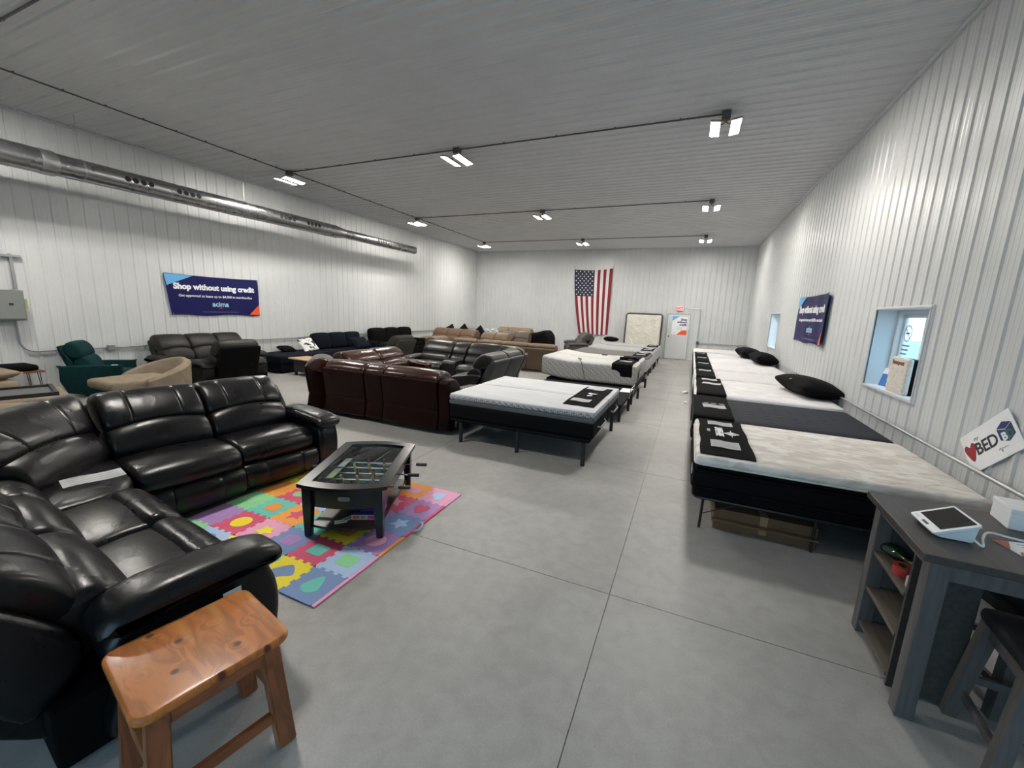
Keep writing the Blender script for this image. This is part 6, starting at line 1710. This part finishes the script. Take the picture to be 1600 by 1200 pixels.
obj('script_line', (lambda b_: (b_.transform(MS), b_)[1])(tube(B(), spline([(0.06, -0.10, 0.004), (0.08, -0.085, 0.004), (0.085, -0.12, 0.004), (0.10, -0.09, 0.004), (0.115, -0.10, 0.004), (0.13, -0.092, 0.004), (0.16, -0.10, 0.004)], 4, False), 0.0015, 4)), M_ink, sg)

# window sill items
smp = thing('mattress_sample', 'small quilted mattress corner sample standing in the near window', 'mattress sample', (2.335, 6.13, 1.151), 0.0)
bm = soft(0.055, 0.44, 0.415, 0.02, (0.004, 0.0, 0.0), 14, lambda p: (p.x - (0.010 * abs(math.sin((p.z + 0.18) * 46)) * abs(math.sin(p.y * 26 + math.floor((p.z + 0.18) * 14.6) * 1.57)) if p.x < 0 and p.z < 0.09 else 0), p.y, p.z), T(-0.05, 0, 0.208))
obj('quilted_face', bm, quilt('sample_quilt', (0.70, 0.66, 0.60), (0.60, 0.55, 0.49), 40, 0.4), smp)
obj('dark_core', bx((-0.025, -0.215, 0.0), (0.105, 0.215, 0.40), 0.01), M_core, smp, False)
text('lettering', 'Beautyrest', 0.066, wallM(-0.084, 0, 0.355, 'right'), mat('label_brown', (0.20, 0.08, 0.04), 0.6), smp, bold=0.003, depth=0.001)
bro = thing('brochure', 'blue and white leaflet standing behind the sample in the near window', 'leaflet', (2.36, 6.68, 1.151))
Mb_ = T(0, 0, 0, 0.35, 0, 0.25)
obj('page', bx((-0.002, -0.10, 0.0), (0.002, 0.10, 0.24), 0, Mb_), M_paper, bro, False)
obj('print', bx((-0.0035, -0.095, 0.0), (-0.0021, 0.095, 0.16), 0, Mb_), mat('leaflet_blue', (0.03, 0.15, 0.42), 0.4), bro, False)
b2_ = thing('brochure', 'white leaflet standing in the far window', 'leaflet', (2.36, 13.62, 1.151))
obj('page', bx((-0.002, -0.10, 0.0), (0.002, 0.10, 0.30), 0, T(0, 0, 0, -0.2, 0, 0.25)), M_paper, b2_, False)
stk = thing('window_decal', 'round decal with small lettering on the near window glass', 'decal', (2.428, 6.52, 1.74))
MW = wallM(0, 0, 0, 'right')
bm = ring_prism(B(), [(0.10 * math.cos(2 * PI * k / 32), 0.10 * math.sin(2 * PI * k / 32) + 0.10) for k in range(32)], [(0.086 * math.cos(2 * PI * k / 32), 0.086 * math.sin(2 * PI * k / 32) + 0.10) for k in range(32)], 0, 0.001)
prism(bm, [(-0.075, 0.165), (-0.065, 0.175), (0.075, 0.035), (0.065, 0.025)], 0, 0.001)
prism(bm, [(-0.05, 0.09), (0.05, 0.09), (0.05, 0.11), (-0.05, 0.11)], 0, 0.001)
bm.transform(MW); obj('ring', bm, M_ink, stk, False)
for k in range(3): obj('print', (lambda b_: (b_.transform(MW), b_)[1])(bx((-0.10, -0.06 - 0.05 * k, 0), (0.10 - 0.02 * k, -0.04 - 0.05 * k, 0.001))), M_ink, stk, False)

# bits on the floor
for i, (x, y, s, lab) in enumerate(((-5.95, 5.16, 0.05, 'white plastic block on the floor at the left end of the brown sectional'), (0.03, 11.2, 0.10, 'crumpled white scrap on the floor by the right-hand beds'), (0.06, 9.9, 0.07, 'small white scrap on the aisle floor by the right-hand beds'))):
    t = thing('paper_scrap', lab, 'scrap', (x, y, 0), i * 0.8)
    obj('scrap', soft(s * 1.6, s, s * 0.5, s * 0.2, (0, 0, 0), 4, lambda p: (p.x, p.y, p.z * (1 + 0.3 * math.sin(p.x * 60))), T(0, 0, s * 0.26)), M_paper, t)

# ------------------------------------------------------------------ render look
vs = scene.view_settings
vs.view_transform = 'Standard'; vs.look = 'None'; vs.gamma = 1.0; vs.use_curve_mapping = False
vs.exposure = 0.0
cy = scene.cycles
cy.use_denoising = True
cy.max_bounces = 8; cy.diffuse_bounces = 5; cy.glossy_bounces = 4; cy.transparent_max_bounces = 8
cy.sample_clamp_indirect = 6.0
cy.caustics_reflective = False; cy.caustics_refractive = False
